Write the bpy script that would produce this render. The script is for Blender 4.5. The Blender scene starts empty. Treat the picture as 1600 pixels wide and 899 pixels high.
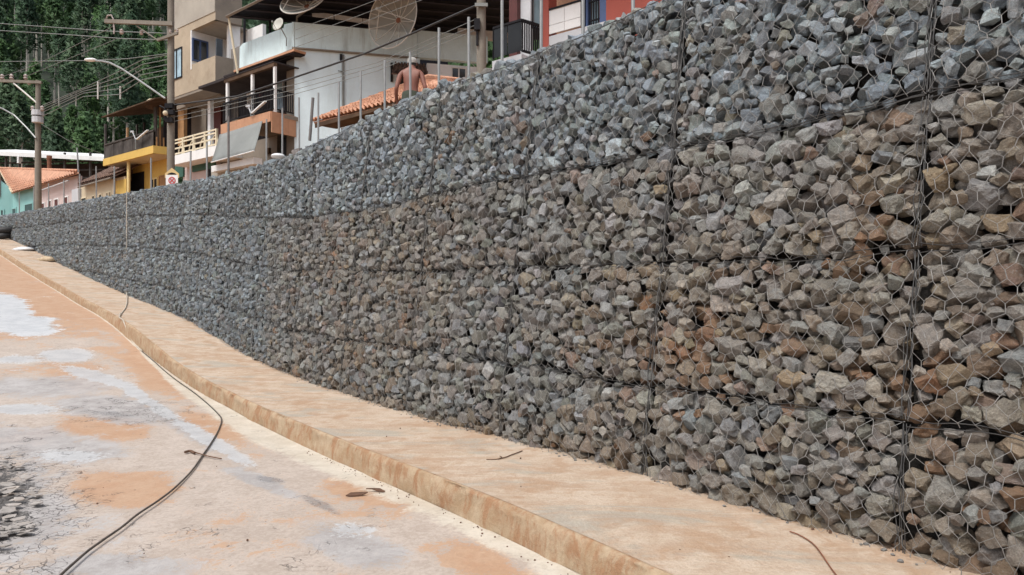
import bpy, bmesh, math, random
import numpy as np
from mathutils import Vector, Matrix, Euler

random.seed(7)
RNG = np.random.default_rng(11)
SC = bpy.context.scene
COL = SC.collection
R = math.radians

# ------------------------------------------------------------------ camera, sky, sun, exposure
F = 1150.0          # focal length in photo pixels (photo 1600 wide)
HZ = 455.0          # photo row of the horizon
E = 1.65            # eye height
cam_d = bpy.data.cameras.new('camera')
cam_d.sensor_width = 36.0
cam_d.lens = 36.0 * F / 1600.0
cam_d.shift_y = 5.5 / 1600.0
cam_d.clip_start = 0.05
cam_d.clip_end = 3000
cam = bpy.data.objects.new('camera', cam_d)
COL.objects.link(cam)
cam.location = (0, 0, E)
cam.rotation_euler = (R(90), 0, 0)
SC.camera = cam

SUN_EL, SUN_AZ = R(60), R(216)      # azimuth clockwise from +Y (behind and left of the camera)
world = bpy.data.worlds.new('World')
SC.world = world
world.use_nodes = True
wn, wl = world.node_tree.nodes, world.node_tree.links
wn.clear()
sky = wn.new('ShaderNodeTexSky')
sky.sky_type = 'NISHITA'
sky.sun_disc = False
sky.sun_elevation = SUN_EL
sky.sun_rotation = SUN_AZ
sky.dust_density = 4.0
sky.air_density = 1.0
hs = wn.new('ShaderNodeHueSaturation')
hs.inputs['Saturation'].default_value = 0.42     # overcast: cloud greys out the blue
bg = wn.new('ShaderNodeBackground')
bg.inputs['Strength'].default_value = 0.12
wo = wn.new('ShaderNodeOutputWorld')
wl.new(sky.outputs[0], hs.inputs['Color'])
wl.new(hs.outputs[0], bg.inputs['Color'])
wl.new(bg.outputs[0], wo.inputs['Surface'])

sd = bpy.data.lights.new('sun', 'SUN')
sd.energy = 1.5
sd.angle = R(14)
sd.color = (1.0, 0.96, 0.90)
sun = bpy.data.objects.new('sun', sd)
COL.objects.link(sun)
sun_dir = Vector((math.sin(SUN_AZ) * math.cos(SUN_EL), math.cos(SUN_AZ) * math.cos(SUN_EL), math.sin(SUN_EL)))
sun.rotation_euler = (-sun_dir).to_track_quat('-Z', 'Y').to_euler()
sun.location = sun_dir * 60

SC.view_settings.view_transform = 'Standard'
SC.view_settings.look = 'None'
SC.view_settings.exposure = 0.66
SC.view_settings.gamma = 1.0

# ------------------------------------------------------------------ small helpers
def W(px, py, Y):
    return Vector(((px - 800.0) / F * Y, Y, (HZ - py) / F * Y + E))

class MB:
    def __init__(self):
        self.v, self.f, self.m = [], [], []
        self.mi = 0
    def add(self, vs, fs):
        o = len(self.v)
        self.v.extend([tuple(p) for p in vs])
        for f in fs:
            self.f.append([i + o for i in f])
            self.m.append(self.mi)
        return self
    def boxax(self, c, ax, ay, az):
        """box with centre c and half-axis vectors"""
        c, ax, ay, az = Vector(c), Vector(ax), Vector(ay), Vector(az)
        vs = [c + sx * ax + sy * ay + sz * az for sz in (-1, 1) for sy in (-1, 1) for sx in (-1, 1)]
        fs = [(0, 2, 3, 1), (4, 5, 7, 6), (0, 1, 5, 4), (2, 6, 7, 3), (0, 4, 6, 2), (1, 3, 7, 5)]
        return self.add(vs, fs)
    def box(self, x0, x1, y0, y1, z0, z1):
        return self.boxax(((x0 + x1) / 2, (y0 + y1) / 2, (z0 + z1) / 2), ((x1 - x0) / 2, 0, 0), (0, (y1 - y0) / 2, 0), (0, 0, (z1 - z0) / 2))
    def tube(self, pts, r, n=8, cap=True):
        pts = [Vector(p) for p in pts]
        rs = r if isinstance(r, (list, tuple)) else [r] * len(pts)
        vs, fs = [], []
        prev = None
        for i, p in enumerate(pts):
            t = (pts[min(i + 1, len(pts) - 1)] - pts[max(i - 1, 0)])
            if t.length < 1e-9: t = Vector((0, 0, 1))
            t.normalize()
            if prev is None:
                up = Vector((0, 0, 1)) if abs(t.z) < 0.9 else Vector((1, 0, 0))
                a = t.cross(up).normalized()
            else:
                a = (prev - t * prev.dot(t)).normalized()
            prev = a
            b = t.cross(a)
            for k in range(n):
                an = 2 * math.pi * k / n
                vs.append(p + (math.cos(an) * a + math.sin(an) * b) * float(rs[i]))
        for i in range(len(pts) - 1):
            for k in range(n):
                k2 = (k + 1) % n
                fs.append((i * n + k, i * n + k2, (i + 1) * n + k2, (i + 1) * n + k))
        if cap:
            fs.append(tuple(range(n))[::-1])
            fs.append(tuple((len(pts) - 1) * n + k for k in range(n)))
        return self.add(vs, fs)
    def sphere(self, c, r, nu=12, nv=8, sc=(1, 1, 1)):
        c = Vector(c)
        vs = [c + Vector((0, 0, r * sc[2]))]
        for j in range(1, nv):
            th = math.pi * j / nv
            for i in range(nu):
                ph = 2 * math.pi * i / nu
                vs.append(c + Vector((r * sc[0] * math.sin(th) * math.cos(ph), r * sc[1] * math.sin(th) * math.sin(ph), r * sc[2] * math.cos(th))))
        vs.append(c - Vector((0, 0, r * sc[2])))
        fs = []
        for i in range(nu):
            fs.append((0, 1 + i, 1 + (i + 1) % nu))
            for j in range(nv - 2):
                a = 1 + j * nu
                fs.append((a + i, a + nu + i, a + nu + (i + 1) % nu, a + (i + 1) % nu))
            a = 1 + (nv - 2) * nu
            fs.append((a + i, len(vs) - 1, a + (i + 1) % nu))
        return self.add(vs, fs)
    def prism(self, poly, off):
        """closed polygon (3D points) extruded by vector off"""
        poly = [Vector(p) for p in poly]
        off = Vector(off)
        n = len(poly)
        vs = poly + [p + off for p in poly]
        fs = [tuple(range(n)), tuple(range(2 * n - 1, n - 1, -1))]
        for i in range(n):
            j = (i + 1) % n
            fs.append((i, i + n, j + n, j))
        return self.add(vs, fs)

ORG = {}
def obj(name, mb, mat, parent=None, smooth=False, bevel=0.0):
    """one mesh object from world-space geometry"""
    me = bpy.data.meshes.new(name)
    if parent is not None:
        org = ORG[parent.name]
    else:
        xs = np.array(mb.v)
        org = Vector((float((xs[:, 0].min() + xs[:, 0].max()) / 2), float((xs[:, 1].min() + xs[:, 1].max()) / 2), float(xs[:, 2].min())))
    me.from_pydata([(v[0] - org.x, v[1] - org.y, v[2] - org.z) for v in mb.v], [], mb.f)
    mats = mat if isinstance(mat, (list, tuple)) else [mat]
    for m in mats: me.materials.append(m)
    if len(mats) > 1:
        me.polygons.foreach_set('material_index', mb.m)
    bm = bmesh.new(); bm.from_mesh(me)
    bmesh.ops.recalc_face_normals(bm, faces=bm.faces)
    bm.to_mesh(me); bm.free()
    if smooth:
        me.polygons.foreach_set('use_smooth', [True] * len(me.polygons))
        me.set_sharp_from_angle(angle=R(40))
    me.update()
    o = bpy.data.objects.new(name, me)
    COL.objects.link(o)
    if parent is not None:
        o.parent = parent
    else:
        o.location = org
    if bevel > 0:
        b = o.modifiers.new('bevel', 'BEVEL'); b.width = bevel; b.segments = 1; b.limit_method = 'ANGLE'
    ORG[o.name] = org
    return o
def tag(o, label=None, cat=None, group=None, kind=None):
    if label: o['label'] = label
    if cat: o['category'] = cat
    if group: o['group'] = group
    if kind: o['kind'] = kind
    return o
def thing(name, label, cat, loc, group=None):
    o = bpy.data.objects.new(name, None)
    COL.objects.link(o)
    o.location = loc
    o.empty_display_size = 0.3
    ORG[o.name] = Vector(loc)
    return tag(o, label, cat, group)
def np_mesh(name, V, Fc, mat, parent=None, smooth=False, org=None, kind=None):
    """fast mesh from numpy (uniform polygon size)"""
    me = bpy.data.meshes.new(name)
    if parent is not None: org = ORG[parent.name]
    if org is None: org = Vector((0, 0, 0))
    V = np.asarray(V, dtype=np.float32) - np.array(org, dtype=np.float32)
    Fc = np.asarray(Fc, dtype=np.int32)
    k = Fc.shape[1]
    me.vertices.add(len(V)); me.vertices.foreach_set('co', V.ravel())
    me.loops.add(Fc.size); me.loops.foreach_set('vertex_index', Fc.ravel())
    me.polygons.add(len(Fc))
    me.polygons.foreach_set('loop_start', np.arange(0, Fc.size, k, dtype=np.int32))
    if smooth: me.polygons.foreach_set('use_smooth', np.ones(len(Fc), dtype=bool))
    me.materials.append(mat)
    me.update(calc_edges=True)
    o = bpy.data.objects.new(name, me)
    COL.objects.link(o)
    if parent is not None: o.parent = parent
    else: o.location = org
    ORG[o.name] = Vector(org)
    if kind: o['kind'] = kind
    return o

# ------------------------------------------------------------------ materials
def new_mat(name):
    m = bpy.data.materials.new(name); m.use_nodes = True
    nt = m.node_tree; nt.nodes.clear()
    out = nt.nodes.new('ShaderNodeOutputMaterial')
    b = nt.nodes.new('ShaderNodeBsdfPrincipled')
    nt.links.new(b.outputs[0], out.inputs[0])
    return m, nt, b
def nd(nt, typ, **kw):
    n = nt.nodes.new(typ)
    for k, v in kw.items(): setattr(n, k, v)
    return n
def lk(nt, a, b): nt.links.new(a, b)
def noise(nt, vec, scale, detail=4, rough=0.6, dist=0.0):
    n = nd(nt, 'ShaderNodeTexNoise'); n.inputs['Scale'].default_value = scale
    n.inputs['Detail'].default_value = detail; n.inputs['Roughness'].default_value = rough
    n.inputs['Distortion'].default_value = dist
    if vec is not None: lk(nt, vec, n.inputs['Vector'])
    return n.outputs['Fac']
def mapr(nt, fac, a, b, c=0.0, d=1.0):
    n = nd(nt, 'ShaderNodeMapRange'); n.interpolation_type = 'SMOOTHSTEP'
    lk(nt, fac, n.inputs[0])
    for i, x in zip((1, 2, 3, 4), (a, b, c, d)): n.inputs[i].default_value = x
    return n.outputs[0]
def mixc(nt, fac, a, b, mode='MIX'):
    n = nd(nt, 'ShaderNodeMix', data_type='RGBA', blend_type=mode)
    if isinstance(fac, (int, float)): n.inputs[0].default_value = fac
    else: lk(nt, fac, n.inputs[0])
    for i, x in ((6, a), (7, b)):
        if isinstance(x, (tuple, list)): n.inputs[i].default_value = (*x[:3], 1)
        else: lk(nt, x, n.inputs[i])
    return n.outputs[2]
def math_(nt, op, a, b=None, clamp=False):
    n = nd(nt, 'ShaderNodeMath', operation=op); n.use_clamp = clamp
    for i, x in enumerate((a, b)):
        if x is None: continue
        if isinstance(x, (int, float)): n.inputs[i].default_value = x
        else: lk(nt, x, n.inputs[i])
    return n.outputs[0]
def bump(nt, bsdf, h, strength=0.4, dist=0.02):
    n = nd(nt, 'ShaderNodeBump'); n.inputs['Strength'].default_value = strength
    n.inputs['Distance'].default_value = dist
    lk(nt, h, n.inputs['Height']); lk(nt, n.outputs[0], bsdf.inputs['Normal'])
def coords(nt, scale=(1, 1, 1), kind='Object'):
    t = nd(nt, 'ShaderNodeTexCoord')
    mp = nd(nt, 'ShaderNodeMapping'); mp.inputs['Scale'].default_value = scale
    lk(nt, t.outputs[kind], mp.inputs['Vector'])
    return mp.outputs[0]
def simple(name, col, rough=0.8, var=0.25, scale=2.0, fine=25.0, metal=0.0, dirt=None, dirt_amt=0.4, streak=False, bmp=0.15, bd=0.01):
    m, nt, b = new_mat(name)
    v = coords(nt)
    n1 = noise(nt, v, scale, 5, 0.65)
    n2 = noise(nt, v, fine, 4, 0.7)
    lo = tuple(c * (1 - var) for c in col); hi = tuple(min(1, c * (1 + var)) for c in col)
    c = mixc(nt, mapr(nt, n1, 0.3, 0.7), lo, hi)
    c = mixc(nt, mapr(nt, n2, 0.35, 0.65, 0, 0.35), c, tuple(x * (1 - var * 1.2) for x in col))
    if dirt:
        vs = coords(nt, (1.6, 1.6, 0.18)) if streak else v
        n3 = noise(nt, vs, scale * 1.3, 6, 0.7)
        c = mixc(nt, mapr(nt, n3, 0.48, 0.75, 0, dirt_amt), c, dirt)
    lk(nt, c, b.inputs['Base Color'])
    b.inputs['Roughness'].default_value = rough
    b.inputs['Metallic'].default_value = metal
    if bmp > 0: bump(nt, b, n2, bmp, bd)
    return m
def dull(m, v=0.08):
    [n for n in m.node_tree.nodes if n.type == 'BSDF_PRINCIPLED'][0].inputs['Specular IOR Level'].default_value = v
def glass_mat(name, col, rough=0.08):
    m, nt, b = new_mat(name)
    v = coords(nt)
    c = mixc(nt, mapr(nt, noise(nt, v, 1.2, 2), 0.4, 0.6), tuple(x * 0.7 for x in col), col)
    lk(nt, c, b.inputs['Base Color'])
    b.inputs['Roughness'].default_value = rough
    b.inputs['Specular IOR Level'].default_value = 0.6
    return m

def stone_mat(name, individual):
    m, nt, b = new_mat(name)
    v = coords(nt)
    if individual:
        oi = nd(nt, 'ShaderNodeObjectInfo')
        base = oi.outputs['Color']; warm = oi.outputs['Alpha']
        sc = nd(nt, 'ShaderNodeVectorMath', operation='ADD')
        cmb = nd(nt, 'ShaderNodeCombineXYZ')
        lk(nt, math_(nt, 'MULTIPLY', oi.outputs['Random'], 40.0), cmb.inputs[0])
        lk(nt, v, sc.inputs[0]); lk(nt, cmb.outputs[0], sc.inputs[1])
        v = sc.outputs[0]
        s1, s2 = 1.6, 9.0
    else:
        at = nd(nt, 'ShaderNodeAttribute', attribute_name='tint')
        base = at.outputs['Color']; warm = at.outputs['Alpha']
        s1, s2 = 18.0, 100.0
    n1 = noise(nt, v, s1, 5, 0.65, 0.4)
    n2 = noise(nt, v, s2, 5, 0.75)
    c = mixc(nt, mapr(nt, n1, 0.35, 0.65, 0.0, 0.55), base, mixc(nt, 1.0, base, (1.75, 1.7, 1.62), 'MULTIPLY'))
    c = mixc(nt, mapr(nt, n2, 0.42, 0.62, 0.55, 0.0), c, mixc(nt, 1.0, c, (0.42, 0.40, 0.38), 'MULTIPLY'))
    st = noise(nt, v, s1 * 0.8, 5, 0.7, 0.8)
    c = mixc(nt, math_(nt, 'MULTIPLY', mapr(nt, math_(nt, 'ADD', st, math_(nt, 'MULTIPLY', math_(nt, 'SUBTRACT', warm, 0.5), 0.35)), 0.42, 0.66), math_(nt, 'ADD', math_(nt, 'MULTIPLY', warm, 0.6), 0.03)), c, mixc(nt, n2, (0.125, 0.085, 0.056), (0.22, 0.165, 0.11)))
    # pale mineral veins / dust
    c = mixc(nt, mapr(nt, noise(nt, v, s1 * 2.2, 3, 0.5, 1.5), 0.60, 0.68, 0.0, 0.40), c, (0.30, 0.295, 0.28))
    lk(nt, c, b.inputs['Base Color'])
    b.inputs['Roughness'].default_value = 0.74
    b.inputs['Specular IOR Level'].default_value = 0.4
    hmix = math_(nt, 'ADD', math_(nt, 'MULTIPLY', n1, 0.7), math_(nt, 'MULTIPLY', n2, 0.5))
    bump(nt, b, hmix, 0.9, 0.022)
    return m

M = {}
M['stone'] = stone_mat('crushed_rock', False)
M['stone_i'] = stone_mat('crushed_rock_single', True)
M['wire'] = simple('galvanised_wire', (0.28, 0.275, 0.265), 0.5, 0.25, 6, 40, 0.25, bmp=0)
M['wire_dark'] = simple('edge_wire', (0.10, 0.10, 0.10), 0.55, 0.3, 6, 40, 0.3, bmp=0)
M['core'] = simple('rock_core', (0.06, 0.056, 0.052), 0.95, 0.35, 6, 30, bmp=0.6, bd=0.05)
M['post'] = simple('galvanised_pipe', (0.3, 0.31, 0.31), 0.45, 0.15, 4, 30, 0.35, bmp=0)
M['post_rust'] = simple('old_pipe', (0.16, 0.15, 0.145), 0.6, 0.25, 4, 30, 0.2, bmp=0)
M['concrete_pole'] = simple('pole_concrete', (0.21, 0.19, 0.16), 0.9, 0.2, 1.2, 18, dirt=(0.16, 0.14, 0.12), streak=True)
M['cyan'] = simple('cyan_plaster', (0.66, 0.79, 0.85), 0.85, 0.07, 0.7, 14, dirt=(0.46, 0.55, 0.56), dirt_amt=0.4, streak=True)
M['cyan_par'] = simple('cyan_parapet', (0.62, 0.77, 0.81), 0.85, 0.10, 0.8, 14, dirt=(0.28, 0.32, 0.31), dirt_amt=0.7, streak=True)
M['white_wall'] = simple('white_plaster', (0.76, 0.79, 0.82), 0.85, 0.06, 0.7, 14, dirt=(0.42, 0.43, 0.42), dirt_amt=0.35, streak=True)
M['beige'] = simple('raw_render', (0.40, 0.335, 0.25), 0.92, 0.12, 0.6, 12, dirt=(0.23, 0.17, 0.115), dirt_amt=0.6)
M['beige_light'] = simple('raw_render_pale', (0.37, 0.345, 0.30), 0.92, 0.10, 0.6, 12, dirt=(0.25, 0.22, 0.18), dirt_amt=0.6)
M['grey_render'] = simple('grey_render', (0.235, 0.205, 0.17), 0.92, 0.12, 0.6, 12, dirt=(0.12, 0.11, 0.1), dirt_amt=0.5)
M['brick_grey'] = simple('block_wall', (0.22, 0.205, 0.19), 0.95, 0.2, 1.5, 12, dirt=(0.1, 0.09, 0.085))
M['yellow'] = simple('yellow_paint', (0.62, 0.42, 0.11), 0.8, 0.10, 0.8, 12, dirt=(0.36, 0.23, 0.06), streak=True)
M['yellow_pale'] = simple('yellow_paint_pale', (0.66, 0.52, 0.24), 0.8, 0.10, 0.8, 12, dirt=(0.4, 0.3, 0.13), streak=True)
M['cream'] = simple('cream_paint', (0.60, 0.52, 0.38), 0.85, 0.08, 0.7, 12, dirt=(0.33, 0.27, 0.19), streak=True)
M['cream_rail'] = simple('cream_rail_paint', (0.70, 0.63, 0.47), 0.7, 0.06, 1, 12, dirt=(0.45, 0.38, 0.27))
M['pink'] = simple('pink_paint', (0.56, 0.465, 0.45), 0.85, 0.07, 0.7, 12, dirt=(0.35, 0.28, 0.28), streak=True)
M['turq'] = simple('turquoise_paint', (0.24, 0.47, 0.47), 0.8, 0.08, 0.7, 12, dirt=(0.12, 0.32, 0.33), streak=True)
M['red'] = simple('red_paint', (0.36, 0.085, 0.062), 0.8, 0.08, 0.7, 12, dirt=(0.22, 0.06, 0.05), streak=True)
M['orange'] = simple('orange_tile', (0.5, 0.27, 0.16), 0.6, 0.12, 1.5, 12, dirt=(0.3, 0.15, 0.09))
M['clay'] = simple('clay_roof_tile', (0.5, 0.265, 0.17), 0.85, 0.28, 3.0, 9, dirt=(0.30, 0.13, 0.08), dirt_amt=0.5)
M['clay_dark'] = simple('old_clay_tile', (0.17, 0.105, 0.08), 0.9, 0.35, 3.0, 9, dirt=(0.07, 0.06, 0.055), dirt_amt=0.6)
M['dark_metal'] = simple('dark_sheet_metal', (0.014, 0.015, 0.021), 0.6, 0.2, 1.0, 10, 0.1)
M['purlin'] = simple('purlin_steel', (0.045, 0.045, 0.055), 0.6, 0.2, 1.0, 10, 0.1)
M['white_metal'] = simple('white_sheet_metal', (0.78, 0.80, 0.80), 0.5, 0.05, 1.0, 10, dirt=(0.5, 0.5, 0.48))
M['black'] = simple('black_iron', (0.02, 0.02, 0.023), 0.5, 0.2, 3, 20, bmp=0)
M['dark_in'] = simple('shaded_room', (0.045, 0.04, 0.042), 0.9, 0.3, 0.8, 8)  # shade of rooms and undersides put into the colour
M['brown_wood'] = simple('dark_wood', (0.10, 0.066, 0.045), 0.8, 0.35, 1.5, 12, dirt=(0.05, 0.035, 0.03))
M['grey_wood'] = simple('weathered_board', (0.085, 0.078, 0.074), 0.85, 0.35, 1.5, 12, dirt=(0.04, 0.036, 0.034))
M['tan_wood'] = simple('tan_wood', (0.36, 0.20, 0.085), 0.75, 0.2, 1.5, 12)
M['maroon'] = simple('maroon_door', (0.09, 0.022, 0.02), 0.6, 0.2, 2, 12)
M['white'] = simple('white_paint', (0.76, 0.77, 0.77), 0.7, 0.05, 1, 12, dirt=(0.5, 0.5, 0.49), dirt_amt=0.3)
M['pale_grey'] = simple('pale_grey_paint', (0.50, 0.52, 0.55), 0.7, 0.07, 1, 12, dirt=(0.33, 0.34, 0.35))
M['green_dark'] = simple('dark_green_paint', (0.03, 0.10, 0.075), 0.7, 0.15, 1, 12)
M['awning'] = simple('awning_canvas', (0.22, 0.235, 0.23), 0.85, 0.10, 0.9, 30, dirt=(0.2, 0.21, 0.2), bmp=0.2)
M['glass_dark'] = glass_mat('dark_glass', (0.03, 0.035, 0.04))
M['glass_blue'] = glass_mat('blue_glass', (0.36, 0.52, 0.62), 0.15)
M['glass_black'] = glass_mat('tinted_balcony_glass', (0.02, 0.022, 0.024), 0.12)
M['blue_frame'] = simple('blue_frame', (0.06, 0.10, 0.22), 0.5, 0.1, 1, 12)
M['dish'] = simple('dish_metal', (0.46, 0.46, 0.42), 0.6, 0.1, 2, 12, 0.1)
M['dish_white'] = simple('dish_rib', (0.58, 0.575, 0.54), 0.5, 0.06, 2, 12)
M['rust'] = simple('rusty_steel', (0.22, 0.085, 0.045), 0.8, 0.3, 3, 20)
M['cable'] = simple('black_cable', (0.03, 0.031, 0.033), 0.6, 0.1, 3, 20, bmp=0)
M['cable_grey'] = simple('grey_cable', (0.20, 0.215, 0.21), 0.6, 0.1, 3, 20, bmp=0)
M['insul'] = simple('porcelain', (0.42, 0.36, 0.34), 0.3, 0.1, 3, 20, bmp=0)
M['hose_dark'] = simple('muddy_hose', (0.075, 0.062, 0.052), 0.6, 0.35, 8, 40, dirt=(0.2, 0.15, 0.11), dirt_amt=0.5)
M['hose_light'] = simple('pale_hose', (0.46, 0.41, 0.34), 0.6, 0.15, 8, 40)
M['skin'] = simple('sunburnt_skin', (0.205, 0.082, 0.057), 0.55, 0.12, 6, 40, bmp=0.05)
M['shorts'] = simple('green_shorts', (0.05, 0.062, 0.045), 0.9, 0.25, 8, 40)
M['cap'] = simple('white_cap', (0.34, 0.33, 0.31), 0.85, 0.1, 8, 40)
M['hair'] = simple('dark_hair', (0.025, 0.018, 0.015), 0.7, 0.2, 20, 60)
M['tyre'] = simple('black_rubber', (0.018, 0.018, 0.019), 0.65, 0.3, 4, 30, dirt=(0.06, 0.05, 0.045))
M['trunk'] = simple('pale_bark', (0.5, 0.47, 0.42), 0.9, 0.3, 0.6, 6, dirt=(0.12, 0.1, 0.085))
M['twig'] = simple('dry_twig', (0.12, 0.065, 0.04), 0.9, 0.25, 10, 60)
M['card'] = simple('wet_cardboard', (0.44, 0.345, 0.235), 0.9, 0.15, 5, 30)
M['plastic_w'] = simple('white_plastic', (0.62, 0.63, 0.64), 0.5, 0.1, 5, 30)
M['plastic_d'] = simple('dark_plastic', (0.055, 0.058, 0.065), 0.5, 0.2, 5, 30)
M['sign_red'] = simple('sign_red', (0.50, 0.03, 0.035), 0.5, 0.05, 3, 20, bmp=0)
M['sign_amber'] = simple('sign_amber', (0.62, 0.46, 0.22), 0.5, 0.06, 3, 20, bmp=0)
M['earth'] = simple('red_earth', (0.34, 0.19, 0.105), 0.95, 0.25, 0.5, 6, dirt=(0.2, 0.13, 0.08), bmp=0.5, bd=0.05)
M['forest_floor'] = simple('forest_floor', (0.03, 0.045, 0.03), 0.95, 0.4, 0.15, 2, dirt=(0.04, 0.03, 0.02))

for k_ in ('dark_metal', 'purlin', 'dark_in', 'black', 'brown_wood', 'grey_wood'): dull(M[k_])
dull(M['glass_black'], .25)
def leaf_mat(name, lo, hi):
    m, nt, b = new_mat(name)
    oi = nd(nt, 'ShaderNodeObjectInfo')
    g = nd(nt, 'ShaderNodeNewGeometry')
    v = coords(nt)
    c = mixc(nt, mapr(nt, noise(nt, v, 0.45, 3), 0.38, 0.62), lo, hi)
    c = mixc(nt, math_(nt, 'MULTIPLY', g.outputs['Random Per Island'], 0.5), c, tuple(x * 0.75 for x in lo))
    c = mixc(nt, mapr(nt, oi.outputs['Random'], 0, 1, 0, 0.5), c, mixc(nt, 1.0, c, (0.72, 0.82, 0.9), 'MULTIPLY'))
    lk(nt, c, b.inputs['Base Color'])
    b.inputs['Roughness'].default_value = 0.6
    b.inputs['Specular IOR Level'].default_value = 0.25
    tl = nd(nt, 'ShaderNodeBsdfTranslucent'); lk(nt, c, tl.inputs['Color'])
    mx = nd(nt, 'ShaderNodeMixShader'); mx.inputs[0].default_value = 0.42
    lk(nt, b.outputs[0], mx.inputs[1]); lk(nt, tl.outputs[0], mx.inputs[2])
    lk(nt, mx.outputs[0], [n for n in nt.nodes if n.type == 'OUTPUT_MATERIAL'][0].inputs[0])
    return m
M['leaf_dark'] = leaf_mat('eucalypt_leaf_dark', (0.08, 0.14, 0.085), (0.135, 0.21, 0.115))
M['leaf_mid'] = leaf_mat('eucalypt_leaf_mid', (0.10, 0.18, 0.085), (0.16, 0.27, 0.11))
M['leaf_bright'] = leaf_mat('eucalypt_leaf_bright', (0.14, 0.26, 0.10), (0.20, 0.35, 0.13))

# cheap value noise for layouts
class VN:
    def __init__(self, seed): self.t = np.random.default_rng(seed).random((64, 64))
    def __call__(self, x, y):
        x, y = np.asarray(x, float), np.asarray(y, float)
        xi, yi = np.floor(x).astype(int), np.floor(y).astype(int)
        fx_, fy_ = x - xi, y - yi
        fx_, fy_ = fx_ * fx_ * (3 - 2 * fx_), fy_ * fy_ * (3 - 2 * fy_)
        t = self.t; a = lambda i, j: t[(xi + i) % 64, (yi + j) % 64]
        return (a(0, 0) * (1 - fx_) + a(1, 0) * fx_) * (1 - fy_) + (a(0, 1) * (1 - fx_) + a(1, 1) * fx_) * fy_
vn1, vn2, vn3, vn4 = VN(1), VN(2), VN(3), VN(4)

# ------------------------------------------------------------------ the line of the wall and the lie of the ground
PXQ = np.array([(1425, 270), (1015, 190), (755, 147), (600, 118.5), (450, 89.5), (300, 65), (200, 50), (100, 38.5), (20, 30.5)], float)
cp = [((p - 800) / q, F / q) for p, q in PXQ]
cp = [(2.31 + 0.57 * 3.4, 4.26 - 0.82 * 3.4), (2.31 + 0.57 * 1.6, 4.26 - 0.82 * 1.6)] + cp + [(-30.6, 42.2)]
cp = np.array(cp)
ch = np.concatenate([[0], np.cumsum(np.hypot(*np.diff(cp, axis=0).T))])
fx, fy = np.polyfit(ch, cp[:, 0], 4), np.polyfit(ch, cp[:, 1], 4)
tt = np.linspace(0, ch[-1], 1200)
XX, YY = np.polyval(fx, tt), np.polyval(fy, tt)
SS = np.concatenate([[0], np.cumsum(np.hypot(np.diff(XX), np.diff(YY)))])
SMAX = SS[-1]
def curve(s):
    s = np.asarray(s, float)
    x, y = np.interp(s, SS, XX), np.interp(s, SS, YY)
    e = 0.05
    sa, sb = np.clip(s - e, 0, SMAX - 2 * e), np.clip(s + e, 2 * e, SMAX)
    dx, dy = np.interp(sb, SS, XX) - np.interp(sa, SS, XX), np.interp(sb, SS, YY) - np.interp(sa, SS, YY)
    L = np.hypot(dx, dy); dx, dy = dx / L, dy / L
    x = x + np.where(s < 0, s, 0) * dx + np.where(s > SMAX, s - SMAX, 0) * dx
    y = y + np.where(s < 0, s, 0) * dy + np.where(s > SMAX, s - SMAX, 0) * dy
    return x, y, dx, dy          # into the hill: n = (dy, -dx)
PXS = 800 + F * XX / np.maximum(YY, 0.4)
def s_of_px(px):
    return float(np.interp(-px, -PXS[::1], SS))
def _tab(pairs, eye=True):
    s = np.array([s_of_px(p) for p, _ in pairs]); z = np.array([v for _, v in pairs])
    o = np.argsort(s); s, z = s[o], z[o]
    g = np.linspace(-6, SMAX + 40, 1500)
    zz = np.interp(g, s, z)
    sl = (z[-1] - z[-2]) / (s[-1] - s[-2])
    zz = np.where(g > s[-1], z[-1] + sl * np.minimum(g - s[-1], 12), zz)
    k = np.exp(-0.5 * (np.arange(-60, 61) * (g[1] - g[0]) / 1.1) ** 2); k /= k.sum()
    zz = np.convolve(np.pad(zz, 60, mode='edge'), k, 'valid')
    return g, zz + (E if eye else 0)
def qof(px): return F / float(np.interp(s_of_px(px), SS, YY))
def _tab_s(pairs):
    s, z = np.array(pairs).T
    g = np.linspace(-6, SMAX + 40, 1500)
    zz = np.interp(g, s, z)
    sl = (z[-1] - z[-2]) / (s[-1] - s[-2])
    zz = np.where(g > s[-1], z[-1] + sl * np.minimum(g - s[-1], 12), zz)
    k = np.exp(-0.5 * (np.arange(-60, 61) * (g[1] - g[0]) / 0.8) ** 2); k /= k.sum()
    return g, np.convolve(np.pad(zz, 60, mode='edge'), k, 'valid') + E
BASE = _tab_s([(3.1, -1.487), (3.8, -1.484), (4.4, -1.487), (5.1, -1.46), (5.5, -1.452), (6.2, -1.464), (7.2, -1.484), (8.4, -1.50), (9.1, -1.507), (10.0, -1.496), (10.9, -1.484), (12.1, -1.452),
               (13.45, -1.411), (15.1, -1.305), (17.05, -1.066), (19.45, -0.735), (22.4, -0.455), (26.05, -0.15), (30.5, 0.335), (35.85, 0.975), (45.9, 2.527)])
TOPT = _tab([(px, (HZ - y) / (qof(px) * k)) for px, y, k in [(1015, -16, .965), (900, 42, .967), (755, 108, .972), (690, 122, .972), (600, 152, .975), (520, 194, .978), (450, 235, .98), (370, 268, .98), (300, 284, .985), (200, 303, .985), (100, 321, .985), (20, 338, .985)]])
TIERA = _tab([(1425, 1.15), (1015, 1.15), (755, 1.17), (600, 1.19), (450, 1.25), (300, 1.85), (200, 2.30), (100, 2.85), (20, 3.15)])
def zbase(s): return np.interp(s, *BASE)
def ztop(s): return np.interp(s, *TOPT)
def ztier(k, s):            # 0 = wall top, 1 = joint under the top course, ...
    if k == 0: return ztop(s)
    wv = 0.075 * (vn3(np.asarray(s) * 1.1 + k * 7.3, np.asarray(s) * 0 + k * 3.1) - 0.5) + 0.03 * (vn4(np.asarray(s) * 3.7 + k * 2.3, np.asarray(s) * 0 + k) - 0.5)
    return wv + np.interp(s, *TIERA) - [0, 0, 0.92, 1.90, 2.90, 3.9][k]
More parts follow.
